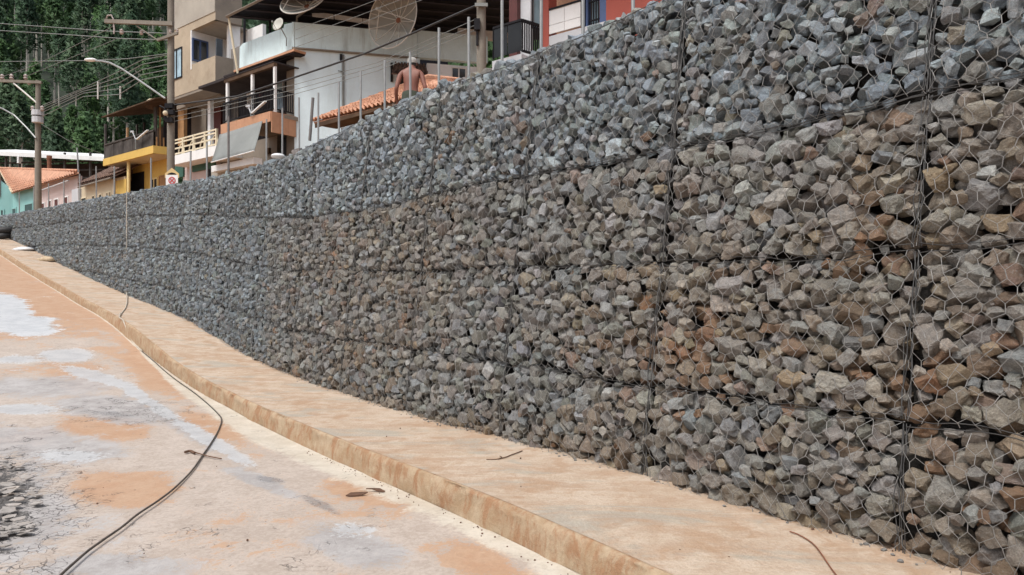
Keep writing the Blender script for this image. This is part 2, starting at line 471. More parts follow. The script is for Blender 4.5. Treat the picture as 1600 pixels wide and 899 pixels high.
def wallpt(s, z, d):
    """d metres out from the battered face (negative = inside the wall)"""
    x, y, dx, dy = curve(s)
    back = 0.135 * (z - zbase(s) - 1.2) - d
    return np.stack([x + dy * back, y - dx * back, z + 0 * x], -1)
def groundpt(s, d, z):
    x, y, dx, dy = curve(s)
    return np.stack([x - dy * d, y + dx * d, z + 0 * x], -1)
_gs = np.linspace(-8, SMAX + 12, 1600)
_gx, _gy, _, _ = curve(_gs)
def sd_of(x, y):
    i = int(np.argmin((_gx - x) ** 2 + (_gy - y) ** 2))
    x0, y0, dx, dy = curve(_gs[i])
    return float(_gs[i]), float(-((x - x0) * dy - (y - y0) * dx))
WALK_W = 1.47
def kerb_h(s): return 0.215 + 0.09 * np.exp(-((np.asarray(s, float) - 18.6) / 2.6) ** 2)
def zground(x, y):
    s, d = sd_of(x, y)
    z = zbase(s)
    return float(z if d < WALK_W else z - kerb_h(s))
def G(px, py):
    """walk along the photo ray until it meets pavement or road"""
    lo, hi = 1.0, 60.0
    dx, dz = (px - 800) / F, (HZ - py) / F
    for t in np.arange(1.5, 60, 0.05):
        if E + dz * t <= zground(dx * t, t):
            lo, hi = t - 0.05, t
            break
    for _ in range(12):
        m = (lo + hi) / 2
        if E + dz * m <= zground(dx * m, m): hi = m
        else: lo = m
    return Vector((dx * hi, hi, zground(dx * hi, hi)))
def proj(P):
    P = np.asarray(P); Y = np.maximum(P[..., 1], 0.05)
    px = 800 + F * P[..., 0] / Y; py = HZ - F * (P[..., 2] - E) / Y
    return np.where(P[..., 1] > 0.3, px, -9999), np.where(P[..., 1] > 0.3, py, -9999)

def grid_mesh(name, P, mat, uv=None, smooth=True, kind='structure'):
    n, m = P.shape[:2]
    idx = np.arange(n * m).reshape(n, m)
    Fc = np.stack([idx[:-1, :-1], idx[1:, :-1], idx[1:, 1:], idx[:-1, 1:]], -1).reshape(-1, 4)
    p0, p1, p3 = P[0, 0], P[1, 0], P[0, 1]
    if np.cross(p1 - p0, p3 - p0)[2] < 0: Fc = Fc[:, ::-1]
    return np_mesh(name, P.reshape(-1, 3), Fc, mat, smooth=smooth, kind=kind)
def set_attr(o, name, arr):
    a = o.data.attributes.new(name, 'FLOAT', 'POINT'); a.data.foreach_set('value', np.asarray(arr, np.float32).ravel())
def ell(px, py, cx, cy, rx, ry, tilt=0.0):
    """soft ellipse: 1 in the middle, .5 on the rim"""
    a = math.radians(tilt)
    x, y = px - cx, py - cy
    u = (x * math.cos(a) + y * math.sin(a)) / rx; v = (-x * math.sin(a) + y * math.cos(a)) / ry
    return np.clip(1.0 - 0.5 * np.sqrt(u * u + v * v), 0, 1)

# ------------------------------------------------------------------ ground materials
def road_mat():
    m, nt, b = new_mat('muddy_road')
    v = coords(nt)
    A = lambda n: nd(nt, 'ShaderNodeAttribute', attribute_name=n).outputs['Fac']
    nb = noise(nt, v, 0.9, 6, 0.65, 0.6)
    nm = noise(nt, v, 3.2, 6, 0.7, 0.3)
    nf = noise(nt, v, 26, 5, 0.75)
    nff = noise(nt, v, 120, 3, 0.7)
    def mask(a, lo=0.46, hi=0.58, amt=0.5):
        amt = amt * 1.8
        t = math_(nt, 'ADD', A(a), math_(nt, 'MULTIPLY', math_(nt, 'SUBTRACT', math_(nt, 'ADD', math_(nt, 'ADD', math_(nt, 'MULTIPLY', nb, 0.3), math_(nt, 'MULTIPLY', nm, 0.4)), math_(nt, 'MULTIPLY', nf, 0.3)), 0.5), amt * 2))
        return mapr(nt, t, lo, hi)
    c = mixc(nt, mapr(nt, math_(nt, 'ADD', math_(nt, 'MULTIPLY', nm, .6), math_(nt, 'MULTIPLY', nf, .4)), 0.40, 0.60), (0.40, 0.335, 0.285), (0.485, 0.42, 0.37))
    c = mixc(nt, mask('orange', 0.45, 0.57, 0.6), c, mixc(nt, mapr(nt, nm, 0.3, 0.7), (0.41, 0.245, 0.15), (0.46, 0.315, 0.215)))
    c = mixc(nt, math_(nt, 'MULTIPLY', mask('grey', 0.46, 0.56, 0.6), 0.8), c, mixc(nt, mapr(nt, nm, 0.3, 0.7), (0.285, 0.275, 0.275), (0.42, 0.415, 0.42)))
    pale = mask('pale', 0.475, 0.55, 0.6)
    c = mixc(nt, math_(nt, 'MULTIPLY', pale, 0.85), c, mixc(nt, mapr(nt, nm, 0.3, 0.7), (0.43, 0.44, 0.455), (0.54, 0.55, 0.56)))
    crm = mask('cream', 0.44, 0.60, 0.28)
    c = mixc(nt, math_(nt, 'MULTIPLY', crm, 0.9), c, mixc(nt, mapr(nt, nm, 0.35, 0.65), (0.49, 0.44, 0.36), (0.58, 0.54, 0.465)))
    wet = mask('wet', 0.46, 0.60, 0.4)
    c = mixc(nt, math_(nt, 'MULTIPLY', wet, 0.5), c, (0.23, 0.235, 0.25))
    white = mask('white', 0.47, 0.53, 0.45)
    c = mixc(nt, math_(nt, 'MULTIPLY', white, 0.92), c, mixc(nt, mapr(nt, nm, 0.3, 0.7), (0.44, 0.475, 0.51), (0.60, 0.625, 0.65)))
    c = mixc(nt, mapr(nt, nf, 0.35, 0.62, 0.22, 0.0), c, mixc(nt, 1.0, c, (0.55, 0.5, 0.47), 'MULTIPLY'))
    c = mixc(nt, mapr(nt, nff, 0.62, 0.72, 0.0, 0.35), c, (0.22, 0.18, 0.15))
    hole = mask('hole', 0.45, 0.52, 0.9)
    c = mixc(nt, math_(nt, 'MULTIPLY', hole, 0.85), c, (0.05, 0.045, 0.042))
    # cracks
    dv = nd(nt, 'ShaderNodeVectorMath', operation='ADD')
    nv = nd(nt, 'ShaderNodeTexNoise'); nv.inputs['Scale'].default_value = 5; nv.inputs['Detail'].default_value = 4
    lk(nt, v, nv.inputs['Vector'])
    sc = nd(nt, 'ShaderNodeVectorMath', operation='SCALE'); sc.inputs[3].default_value = 0.16
    lk(nt, nv.outputs['Color'], sc.inputs[0]); lk(nt, v, dv.inputs[0]); lk(nt, sc.outputs[0], dv.inputs[1])
    def crack(scale, w):
        vo = nd(nt, 'ShaderNodeTexVoronoi', feature='DISTANCE_TO_EDGE'); vo.inputs['Scale'].default_value = scale
        lk(nt, dv.outputs[0], vo.inputs['Vector'])
        return mapr(nt, vo.outputs['Distance'], 0.0, w, 1.0, 0.0)
    ck = math_(nt, 'MAXIMUM', crack(5.5, 0.028), crack(14.0, 0.045))
    ckm = mapr(nt, math_(nt, 'ADD', A('crack'), math_(nt, 'MULTIPLY', math_(nt, 'SUBTRACT', noise(nt, v, 4.3, 5), 0.5), 2.2)), 0.52, 0.80)
    ck = math_(nt, 'MULTIPLY', ck, ckm)
    c = mixc(nt, math_(nt, 'MULTIPLY', ck, 0.8), c, (0.03, 0.026, 0.024))
    lk(nt, c, b.inputs['Base Color'])
    r = math_(nt, 'SUBTRACT', 0.72, math_(nt, 'MULTIPLY', math_(nt, 'MAXIMUM', wet, math_(nt, 'MULTIPLY', pale, .6)), 0.45))
    r = math_(nt, 'SUBTRACT', r, math_(nt, 'MULTIPLY', white, 0.25))
    lk(nt, r, b.inputs['Roughness'])
    h = math_(nt, 'SUBTRACT', math_(nt, 'ADD', math_(nt, 'MULTIPLY', nf, 0.5), math_(nt, 'MULTIPLY', nm, 0.8)), math_(nt, 'MULTIPLY', ck, 1.2))
    bump(nt, b, h, 0.5, 0.02)
    return m
def concrete_mat(name, a, c2, stain, stain_amt, streak=(1, 1, 1), greyp=None, sc=1.0, thr=(0.42, 0.7), ripple=False):
    m, nt, b = new_mat(name)
    v = coords(nt)
    nb = noise(nt, v, 1.1 * sc, 6, 0.65, 0.5); nm = noise(nt, v, 5 * sc, 5, 0.7); nf = noise(nt, v, 40, 5, 0.75)
    c = mixc(nt, mapr(nt, math_(nt, 'ADD', math_(nt, 'MULTIPLY', nb, .5), math_(nt, 'MULTIPLY', nm, .5)), 0.40, 0.60), a, c2)
    vs = coords(nt, streak)
    ns = noise(nt, vs, 3.0 * sc, 6, 0.68, 0.4)
    c = mixc(nt, mapr(nt, ns, thr[0], thr[1], 0, stain_amt), c, stain)
    if ripple:
        nr = noise(nt, coords(nt, (0.28, 1.9, 1.0)), 3.2, 6, 0.7, 0.3)
        c = mixc(nt, mapr(nt, nr, 0.36, 0.50, 0.55, 0.0), c, stain)
        c = mixc(nt, mapr(nt, nr, 0.54, 0.66, 0.0, 0.6), c, c2)
    if greyp:
        ng = noise(nt, coords(nt, (0.8, 1.9, 1.0)), 0.9, 6, 0.68, 0.8)
        c = mixc(nt, mapr(nt, ng, 0.52, 0.64, 0, 0.75), c, greyp)
    c = mixc(nt, mapr(nt, nf, 0.36, 0.6, 0.2, 0.0), c, mixc(nt, 1.0, c, (0.6, 0.54, 0.5), 'MULTIPLY'))
    c = mixc(nt, mapr(nt, noise(nt, v, 95, 2), 0.68, 0.74, 0, 0.5), c, (0.16, 0.11, 0.08))
    lk(nt, c, b.inputs['Base Color'])
    b.inputs['Roughness'].default_value = 0.85
    bump(nt, b, math_(nt, 'ADD', nf, math_(nt, 'MULTIPLY', nm, 1.5)), 0.55, 0.02)
    return m
M['road'] = road_mat()
M['pave'] = concrete_mat('clay_stained_pavement', (0.44, 0.33, 0.24), (0.53, 0.435, 0.345), (0.40, 0.265, 0.17), 0.85, greyp=(0.37, 0.345, 0.295), thr=(0.46, 0.64), ripple=True)
M['kerb'] = concrete_mat('stained_kerb', (0.34, 0.235, 0.14), (0.42, 0.325, 0.22), (0.30, 0.15, 0.072), 0.8, streak=(1.8, 1.8, 0.8), sc=1.6, thr=(0.44, 0.64))
M['gutter'] = concrete_mat('cement_gutter', (0.56, 0.50, 0.40), (0.62, 0.57, 0.48), (0.50, 0.385, 0.275), 0.7)

# ------------------------------------------------------------------ ground, road, gutter, pavement, kerb
def rows(s_list, d_list, zf):
    S_, D_ = np.meshgrid(s_list, d_list, indexing='ij')
    P = groundpt(S_.ravel(), D_.ravel(), np.zeros(S_.size)).reshape(*S_.shape, 3)
    P[..., 2] = zf(S_, D_)
    return S_, D_, P
# big earth sheet to the horizon
gx = np.concatenate([np.linspace(-1500, -80, 12), np.linspace(-70, 60, 40), np.linspace(75, 1500, 12)])
gy = np.concatenate([np.linspace(-1500, -60, 12), np.linspace(-50, 60, 36), np.linspace(75, 1500, 12)])
GP = np.zeros((len(gx), len(gy), 3))
for i, x in enumerate(gx):
    for j, y in enumerate(gy):
        s, d = sd_of(x, y)
        GP[i, j] = (x, y, float(zbase(min(s, SMAX + 4))) - 0.9 - (0.5 if d < 0 else 0))
grid_mesh('ground', GP, M['earth'])
# road
sl = np.concatenate([np.arange(-6, 16, 0.09), np.arange(16, SMAX + 10, 0.22)])
dl = np.concatenate([np.arange(WALK_W + 0.02, 6.2, 0.09), np.linspace(6.3, 10.2, 16)])
def zroad(S_, D_):
    return zbase(S_) - kerb_h(S_) - 0.012 * (vn1(S_ * 0.9, D_ * 0.9) - 0.3) - 0.01 * np.maximum(D_ - 2.2, 0)
S_, D_, P = rows(sl, dl, zroad)
road = grid_mesh('road', P, M['road'])
px, py = proj(P)
nz = lambda f, o: vn2(S_ * f + o, D_ * f * 1.7 + o)
orange = np.maximum.reduce([np.clip((590 - py) / 120, 0, 0.95) * 0.95, ell(px, py, 330, 665, 75, 22, 10), ell(px, py, 600, 772, 95, 20, 8), ell(px, py, 165, 670, 80, 20, 5),
                            ell(px, py, 190, 765, 90, 30), ell(px, py, 760, 880, 110, 40, 20) * 0.8, ell(px, py, 260, 570, 90, 50, 30), 0.50 * nz(0.6, 3) + 0.12])
grey = np.maximum.reduce([ell(px, py, 30, 690, 130, 30, 4) * .9, ell(px, py, 185, 640, 95, 20, 6), ell(px, py, 110, 700, 110, 26, 5) * .85, ell(px, py, 545, 850, 90, 32, 15) * .9,
                          ell(px, py, 10, 800, 110, 90) * .9, ell(px, py, 150, 885, 170, 28) * .8, ell(px, py, 60, 605, 120, 18) * .9, ell(px, py, 275, 660, 150, 16, 33) * .8,
                          ell(px, py, 410, 755, 70, 12, 22) * .9, 0.42 * nz(0.8, 9) + .05])
white = np.maximum.reduce([ell(px, py, 30, 506, 62, 17, 6), ell(px, py, 8, 474, 34, 15, 4), ell(px, py, 12, 490, 40, 22, 0)])
pale = np.maximum.reduce([ell(px, py, 105, 556, 46, 11), ell(px, py, 20, 562, 50, 7) * 0.9, ell(px, py, 150, 588, 60, 8, 14), ell(px, py, 235, 630, 85, 9, 33),
                          ell(px, py, 110, 712, 60, 10) * 0.85, ell(px, py, 545, 830, 50, 18) * 0.8, ell(px, py, 330, 690, 80, 10, 30), ell(px, py, 30, 640, 60, 8), 0.36 * nz(1.4, 4) + 0.02])
wet = np.maximum.reduce([ell(px, py, 422, 750, 30, 6, 8), ell(px, py, 500, 788, 46, 8, 22), ell(px, py, 180, 648, 80, 10, 4) * .7, 0.2 * nz(1.1, 7)]) * .86
crack = np.maximum.reduce([ell(px, py, 20, 800, 130, 115) * 1.02, ell(px, py, 200, 645, 120, 26) * 0.85, ell(px, py, 300, 840, 240, 70) * 0.55, ell(px, py, 480, 870, 120, 40) * 0.62, np.where(px < 620, 0.31, 0.26)])
wid = (0.36 + 0.10 * (vn3(S_ * 0.8, S_ * 0) - 0.5)) * np.clip((19.0 - S_) / 7.0, 0.1, 1)
cream = np.clip(1.0 - 0.5 * (D_ - WALK_W - 0.03) / wid, 0, 1) * np.clip(0.74 + (S_ - 6.5) * 0.06, 0.70, 1.0)
hole = ell(px, py, 2, 785, 52, 60) * .92
for n, a in (('hole', hole), ('cream', cream), ('orange', orange), ('grey', grey), ('white', white), ('pale', pale), ('wet', wet), ('crack', crack)):
    set_attr(road, n, np.where(px < -9000, 0.3 * nz(0.6, 1) + 0.15, a))
# pavement slab
ps = np.concatenate([np.arange(-6, 2, 0.2), np.arange(2, 16, 0.05), np.arange(16, SMAX + 9, 0.2)])
pd = np.array([-0.35, 0.0, 0.2, 0.4, 0.6, 0.8, 1.0, 1.2, 1.34, 1.40, 1.433])
Sp, Dp, Pp = rows(ps, pd, lambda S, D: zbase(S) + 0.012 * (vn1(S * 1.3, D * 2) - 0.5) + 0.02 * np.clip((0.25 - D) / 0.25, 0, 1) * vn2(S * 3, D * 3))
grid_mesh('pavement', Pp, M['pave'])
# kerb: rounded arris, slightly raked and wavy face
prof = [(1.430, -0.002), (1.444, -0.004), (1.456, -0.013), (1.465, -0.030), (1.472, -0.065), (1.478, -0.11), (1.485, -0.17), (1.496, -0.34)]
Pk = np.zeros((len(ps), len(prof), 3))
for j, (d, h) in enumerate(prof):
    wav = 0.022 * (vn4(ps * 0.9, 0 * ps + j * 0.4) - 0.5) + 0.026 * (vn4(ps * 5.3, 0 * ps + j) - 0.5) + 0.010 * (vn3(ps * 14, 0 * ps + j * 1.7) - 0.5)
    z0 = zbase(ps) + 0.012 * (vn1(ps * 1.3, 0 * ps + 2.8) - 0.5)
    Pk[:, j] = groundpt(ps, d + wav * (0 if j == 0 else 1), z0 + h + (0.006 * (vn3(ps * 3, 0 * ps) - 0.5) if j else 0))
grid_mesh('kerb', Pk, M['kerb'])
# terrace (upper street) behind the wall
ts = np.arange(-8, SMAX + 30, 1.0)
td = -np.array([0.55, 1.0, 2, 3, 5, 8, 12, 20, 35, 60])
St, Dt, Pt = rows(ts, td, lambda S, D: ztop(np.minimum(S, SMAX)) - 0.22 + 0.10 * np.minimum(-D - 0.5, 9))
grid_mesh('upper_street', Pt, M['earth'])
def zterr(x, y):
    s, d = sd_of(x, y)
    return float(ztop(min(s, SMAX)) - 0.22 + 0.10 * min(max(-d - 0.5, 0), 9))
# forested hill behind
hx, hy = np.linspace(-260, 200, 60), np.linspace(78, 420, 50)
HX, HY = np.meshgrid(hx, hy, indexing='ij')
def zhill(x, y): return 4.0 + 0.62 * np.maximum(y - 80, 0) * np.where(y < 260, 1, 260 / np.maximum(y, 1)) + 9 * (vn1(x * 0.03, y * 0.03) - 0.5) + 3 * (vn2(x * 0.12, y * 0.12) - 0.5)
grid_mesh('hillside', np.stack([HX, HY, zhill(HX, HY)], -1), M['forest_floor'])

# ------------------------------------------------------------------ the gabion wall
def ico(sub):
    bm = bmesh.new(); bmesh.ops.create_icosphere(bm, subdivisions=sub, radius=1.0)
    V = np.array([v.co[:] for v in bm.verts]); Fc = np.array([[v.index for v in f.verts] for f in bm.faces]); bm.free()
    return V, Fc
ICO = {1: ico(1), 2: ico(2), 3: ico(3)}
def rock(seed, detail):
    """a broken block: a cube split off by random planes; detail 0 crisp, 1 chipped edges, 2 chipped and rough"""
    rg_ = np.random.default_rng(seed)
    bm = bmesh.new(); bmesh.ops.create_cube(bm, size=2.0)
    bmesh.ops.rotate(bm, verts=bm.verts, cent=(0, 0, 0), matrix=Euler(tuple(rg_.uniform(0, 6.28, 3))).to_matrix())
    st_ = (rg_.uniform(.75, 1.35), rg_.uniform(.75, 1.15), rg_.uniform(.65, 1.1))
    for v in bm.verts: v.co = Vector((v.co.x * st_[0], v.co.y * st_[1], v.co.z * st_[2])) * .8
    for q in range(int(rg_.integers(8, 15))):
        n = rg_.normal(size=3); n /= np.linalg.norm(n)
        sup = max(float(np.dot(n, v.co)) for v in bm.verts)
        h = sup * rg_.uniform(.66, .90)
        g = bm.verts[:] + bm.edges[:] + bm.faces[:]
        r_ = bmesh.ops.bisect_plane(bm, geom=g, plane_co=tuple(n * h), plane_no=tuple(n), clear_outer=True)
        ed = [e for e in r_['geom_cut'] if isinstance(e, bmesh.types.BMEdge)]
        if ed: bmesh.ops.contextual_create(bm, geom=ed)
    bmesh.ops.remove_doubles(bm, verts=bm.verts, dist=.09 if detail == 0 else .05)
    if detail >= 1:
        bmesh.ops.bevel(bm, geom=bm.edges[:], offset=.035, segments=1, affect='EDGES', profile=.6)
    bmesh.ops.triangulate(bm, faces=bm.faces)
    if detail >= 2:
        for lim in ((.42,) if detail == 2 else (.5, .30, .20)):
            bmesh.ops.subdivide_edges(bm, edges=[e for e in bm.edges if e.calc_length() > lim], cuts=1)
            bmesh.ops.triangulate(bm, faces=bm.faces)
        w = rg_.normal(size=(5, 3)) * 4.0; ph = rg_.uniform(0, 6.28, 5)
        w2 = rg_.normal(size=(6, 3)) * 9.0; ph2 = rg_.uniform(0, 6.28, 6)
        dents = rg_.normal(size=(4, 3)); dents /= np.linalg.norm(dents, axis=1)[:, None]
        for v in bm.verts:
            c = np.array(v.co); k_ = 1 + .026 * float(np.sin(w @ c + ph).sum()) + .011 * float(np.sin(w2 @ c + ph2).sum()) + float(rg_.normal(0, .012))
            u = c / (np.linalg.norm(c) + 1e-9)
            for d_ in dents:
                t_ = float(u @ d_)
                if t_ > .72: k_ -= .20 * (t_ - .72) / .28
            v.co *= k_
    bmesh.ops.recalc_face_normals(bm, faces=bm.faces)
    bm.verts.index_update()
    V = np.array([v.co[:] for v in bm.verts]); Fc = np.array([[v.index for v in f.verts] for f in bm.faces]); bm.free()
    c = (V.max(0) + V.min(0)) / 2
    V = V - c
    return (V / np.abs(V).max(0)).astype(np.float32), Fc
NV = 40
ROCK = {1: [rock(900 + q, 0) for q in range(NV)], 2: [rock(900 + q, 2) for q in range(NV)]}
ROCK_ME = []
for q in range(NV):
    V, Fc = rock(900 + q, 3)
    me = bpy.data.meshes.new('stone')
    me.from_pydata([tuple(map(float, v)) for v in V], [], [tuple(map(int, f)) for f in Fc])
    me.polygons.foreach_set('use_smooth', [True] * len(me.polygons))
    me.set_sharp_from_angle(angle=R(18))
    me.materials.append(M['stone_i'])
    ROCK_ME.append(me)

wall_org = Vector((*[float(v) for v in wallpt(s_of_px(700), 0.2, 0)[:2]], float(zbase(s_of_px(700)))))
wall = thing('gabion_wall', 'long grey stone-filled wire gabion retaining wall rising along the clay-stained pavement', 'retaining wall', wall_org)

S_SEAM0 = s_of_px(1425)
seams = [S_SEAM0 + 2.0 * k for k in range(-2, 40)]
seams = [s for s in seams if s < SMAX - 0.4] + [SMAX]
seams[0] = -1.2
def bulge(a, b, L, H, soft=0.0):
    """outward belly of a basket front; a, b measured from its lower corner"""
    eu = np.clip(np.minimum(a, L - a) / 0.28, 0, 1); ev = np.clip(np.minimum(b, H - b) / 0.16 + 0.02, 0, 1)
    return 0.085 * np.sqrt(np.sin(eu * math.pi / 2)) * np.sqrt(np.sin(np.clip(ev + soft, 0, 1) * math.pi / 2))
PAL = {'blue': (0.195, 0.212, 0.225), 'bluel': (0.245, 0.262, 0.272), 'dark': (0.145, 0.155, 0.162), 'pale': (0.30, 0.308, 0.308), 'grey': (0.215, 0.21, 0.20), 'greybrown': (0.21, 0.19, 0.162),
       'tan': (0.265, 0.213, 0.145), 'rust': (0.22, 0.115, 0.065), 'umber': (0.165, 0.123, 0.09), 'warmpale': (0.30, 0.275, 0.235), 'greenish': (0.20, 0.21, 0.192)}
def warm_at(px, py, s, z, tier):
    if tier == 0:
        w = 0.05 + 0.30 * ell(px, py, 740, 190, 60, 45) + 0.25 * ell(px, py, 900, 260, 120, 40)
        w += 0.9 * max(0.0, float(vn1(s * 0.7 + 3.3, z * 0.9)) - 0.55) * (px > 700)
    else:
        w = 0.16
        w += 0.75 * max(float(ell(px, py, 1450, 560, 330, 420)) - 0.25, 0) * 1.5
        w += 0.55 * max(float(ell(px, py, 1040, 520, 150, 180)) - 0.3, 0) * 1.6
        w += 0.55 * max(float(ell(px, py, 600, 400, 130, 130)) - 0.3, 0) * 1.6
        w += 0.35 * max(float(ell(px, py, 540, 560, 140, 60)) - 0.3, 0) * 1.6
        w += 0.35 * max(float(ell(px, py, 900, 700, 160, 60)) - 0.3, 0) * 1.6
        if px < 460: w *= 0.6
    if tier == 1: w *= 0.55 + 0.9 * float(vn2(s * 0.9, z * 1.3))
    w += 0.5 * max(0.0, 1 - (z - float(zbase(s))) / 0.22) * (px > 380)
    w += 0.28 * (float(vn1(s * 0.9, z * 1.4)) - 0.5)
    return min(max(w, 0.02), 0.95)
def tint_of(px, py, s, z, tier, rng):
    w = warm_at(px, py, s, z, tier)
    rusty = 0.08 + 0.45 * float(ell(px, py, 1075, 570, 70, 95) > 0.5) + 0.25 * float(ell(px, py, 640, 505, 26, 30) > 0.5) + 0.12 * float(ell(px, py, 1490, 800, 130, 110) > 0.5)
    t = min(max(w * 1.05 + rng.normal(0, .29), 0), 1)
    kw = 'rust' if rng.random() < rusty else rng.choice(['greybrown', 'tan', 'umber', 'warmpale', 'greybrown', 'grey', 'greybrown'])
    kc = rng.choice(['blue', 'blue', 'bluel', 'dark', 'blue', 'greenish', 'dark', 'bluel', 'pale'] if tier == 0 or px < 620 else ['blue', 'greenish', 'bluel', 'grey', 'pale', 'grey', 'blue'])
    c = np.array(PAL[kc]) * (1 - t) + np.array(PAL[kw]) * t
    wa = min(1, t * (.45 + rng.uniform(0, .5)) + (.25 if kw == 'rust' and t > .4 else 0))
    c = c * rng.uniform(0.78, 1.24) * 0.83 * (1 + rng.normal(0, 0.015, 3)) * (np.array([.88, .99, 1.09]) * (1.32 if (tier == 0 and px > 420) else 1.04) if (tier == 0 or px < 420) else 1) * (1.12 if (tier > 0 and px > 900) else 1.0)
    return np.append(np.clip(c, 0.02, 0.6), wa)

def pack(L, H, tries, slack, rng):
    """stone centres (a, b, r) over a basket front, large ones first"""
    A = np.zeros((0, 3))
    for n, lo, hi in tries:
        cand = np.stack([rng.uniform(0.03, L - 0.03, n), rng.uniform(0.0, H, n), rng.uniform(lo, hi, n)], 1)
        for c in cand:
            if len(A):
                dd = ((A[:, 0] - c[0]) / 1.16) ** 2 + ((A[:, 1] - c[1]) / 0.92) ** 2
                if np.any(dd < (slack * (A[:, 2] + c[2])) ** 2): continue
            if c[0] - c[2] * 1.0 < 0.0 or c[0] + c[2] * 1.0 > L or c[1] - c[2] * 0.76 < -0.012 or c[1] + c[2] * 0.76 > H + 0.012: continue
            A = np.vstack([A, c])
    return A
def rot_of(ang, e):
    return (Matrix.Rotation(ang, 3, 'Z') @ Euler(e).to_matrix())

stuff = {1: [], 2: []}          # (variant, 3x3, pos, tint)
cands = []                      # front stones that may become single objects
WV, WF, = {}, {}
baskets = []
for k in range(5):
    for i in range(len(seams) - 1):
        s0, s1 = seams[i], seams[i + 1]
        off = 0.0 if k < 4 else 0.0
        sm = (s0 + s1) / 2
        zt, zb, zg = ztier(k, sm), ztier(k + 1, sm), zbase(sm)
        if zt < zg + 0.12: continue
        if k == 0 or True:
            baskets.append((k, i, s0, s1))
hexw, hexp, twist = 0.100, 0.086, 0.042
nb = 0
STONE_TOT = 0
for (k, i, s0, s1) in baskets:
    L = s1 - s0
    sm = (s0 + s1) / 2
    ym = float(np.interp(np.clip(sm, 0, SMAX), SS, YY))
    rng = np.random.default_rng(1000 + k * 100 + i)
    Hm = float(ztier(k, sm) - ztier(k + 1, sm))
    soft = 0.0 if k == 0 else 0.05
    basket = bpy.data.objects.new('gabion_basket', bpy.data.meshes.new('gabion_basket'))
    COL.objects.link(basket); basket.parent = wall
    ORG[basket.name] = wall_org
    def pos(a, b, d):
        a, b = np.asarray(a, float), np.asarray(b, float)
        s = s0 + a
        zl, zh = ztier(k + 1, s), ztier(k, s)
        if k == 0: zh = zh + 0.05 * (vn2(s * 2.1, 0 * s) - 0.5)
        z = zl + (zh - zl) * b / Hm
        d = np.asarray(d, float) - 0.06 * np.clip(1 - (z - zbase(s)) / 0.30, 0, 1)
        return wallpt(s, z, d), s, z
    # --- wire netting
    hs = 1.0 if ym < 16 else 1.35
    w_, p_, t_ = hexw * hs, hexp * hs, twist * hs
    ncol, nrow = int(L / w_) + 1, int(Hm / p_) + 1
    ea, eb, tw = [], [], []
    jit = {}
    def node(a, b):
        key = (round(a, 4), round(b, 4))
        if key not in jit:
            a2 = min(max(a + rng.normal(0, 0.010), 0.005), L - 0.005); b2 = min(max(b + rng.normal(0, 0.008), 0.005), Hm - 0.005)
            jit[key] = (len(jit), a2, b2)
        return jit[key][0]
    for r_ in range(nrow + 1):
        for c_ in range(ncol + 1):
            a = c_ * w_ + (r_ % 2) * w_ / 2; b = r_ * p_
            if a > L + w_ * 0.4 or b > Hm + p_ * 0.2: continue
            lo, hi = node(a, b - t_ / 2), node(a, b + t_ / 2)
            ea.append(lo); eb.append(hi); tw.append(1)
            if b + p_ <= Hm + p_ * 0.2:
                for sgn in (-1, 1):
                    a2 = a + sgn * w_ / 2
                    if -0.01 <= a2 <= L + w_ * 0.4:
                        n2 = node(a2, b + p_ - t_ / 2)
                        ea.append(hi); eb.append(n2); tw.append(0)
    NA = np.array([(v[1], v[2]) for v in jit.values()])
    sag = 0.022 * (vn1(NA[:, 0] * 2.3 + i * 5.1, NA[:, 1] * 2.3 + k * 9.7) - 0.5); NA = np.stack([np.clip(NA[:, 0] + sag, .005, L - .005), np.clip(NA[:, 1] + 1.2 * np.roll(sag, 3), .004, Hm - .004)], 1)
    dn = bulge(NA[:, 0], NA[:, 1], L, Hm, soft) + 0.010 + 0.034 * (vn3(NA[:, 0] * 7 + i * 3, NA[:, 1] * 7 + k * 5) - 0.5) + rng.normal(0, 0.003, len(NA))
    NP, ns_, nz_ = pos(NA[:, 0], NA[:, 1], dn)
    keep = nz_ > zbase(ns_) - 0.05
    ea, eb, tw = np.array(ea), np.array(eb), np.array(tw)
    ok = keep[ea] & keep[eb]; ea, eb, tw = ea[ok], eb[ok], tw[ok]
    def prisms(P0, P1, rad):
        ax = P1 - P0; ax /= np.linalg.norm(ax, axis=1)[:, None] + 1e-9
        ref = np.tile([0.7, 0.6, 0.1], (len(ax), 1)); e1 = np.cross(ax, ref); e1 /= np.linalg.norm(e1, axis=1)[:, None] + 1e-9
        e2 = np.cross(ax, e1)
        V = []
        for q in range(3):
            an = 2 * math.pi * q / 3
            o_ = (math.cos(an) * e1 + math.sin(an) * e2) * rad[:, None]
            V += [P0 + o_, P1 + o_]
        V = np.stack(V, 1).reshape(-1, 3)          # 6 verts each: 0,1 | 2,3 | 4,5
        base = np.arange(len(ax))[:, None] * 6
        Fq = np.concatenate([base + np.array(f)[None] for f in ((0, 2, 3, 1), (2, 4, 5, 3), (4, 0, 1, 5))], 0)
        return V, Fq
    if len(ea):
        PV, PF = prisms(NP[ea], NP[eb], np.where(tw == 1, 0.0030, 0.0018) * (1.0 if ym < 12 else 1.15))
    else:
        PV, PF = np.zeros((0, 3)), np.zeros((0, 4), int)
    mi = [0] * len(PF)
    # selvedge: bundled dark edge wires round the front
    aa = np.linspace(0.012, L - 0.012, 26); bb = np.linspace(0.012, Hm - 0.012, 14)
    rails = []
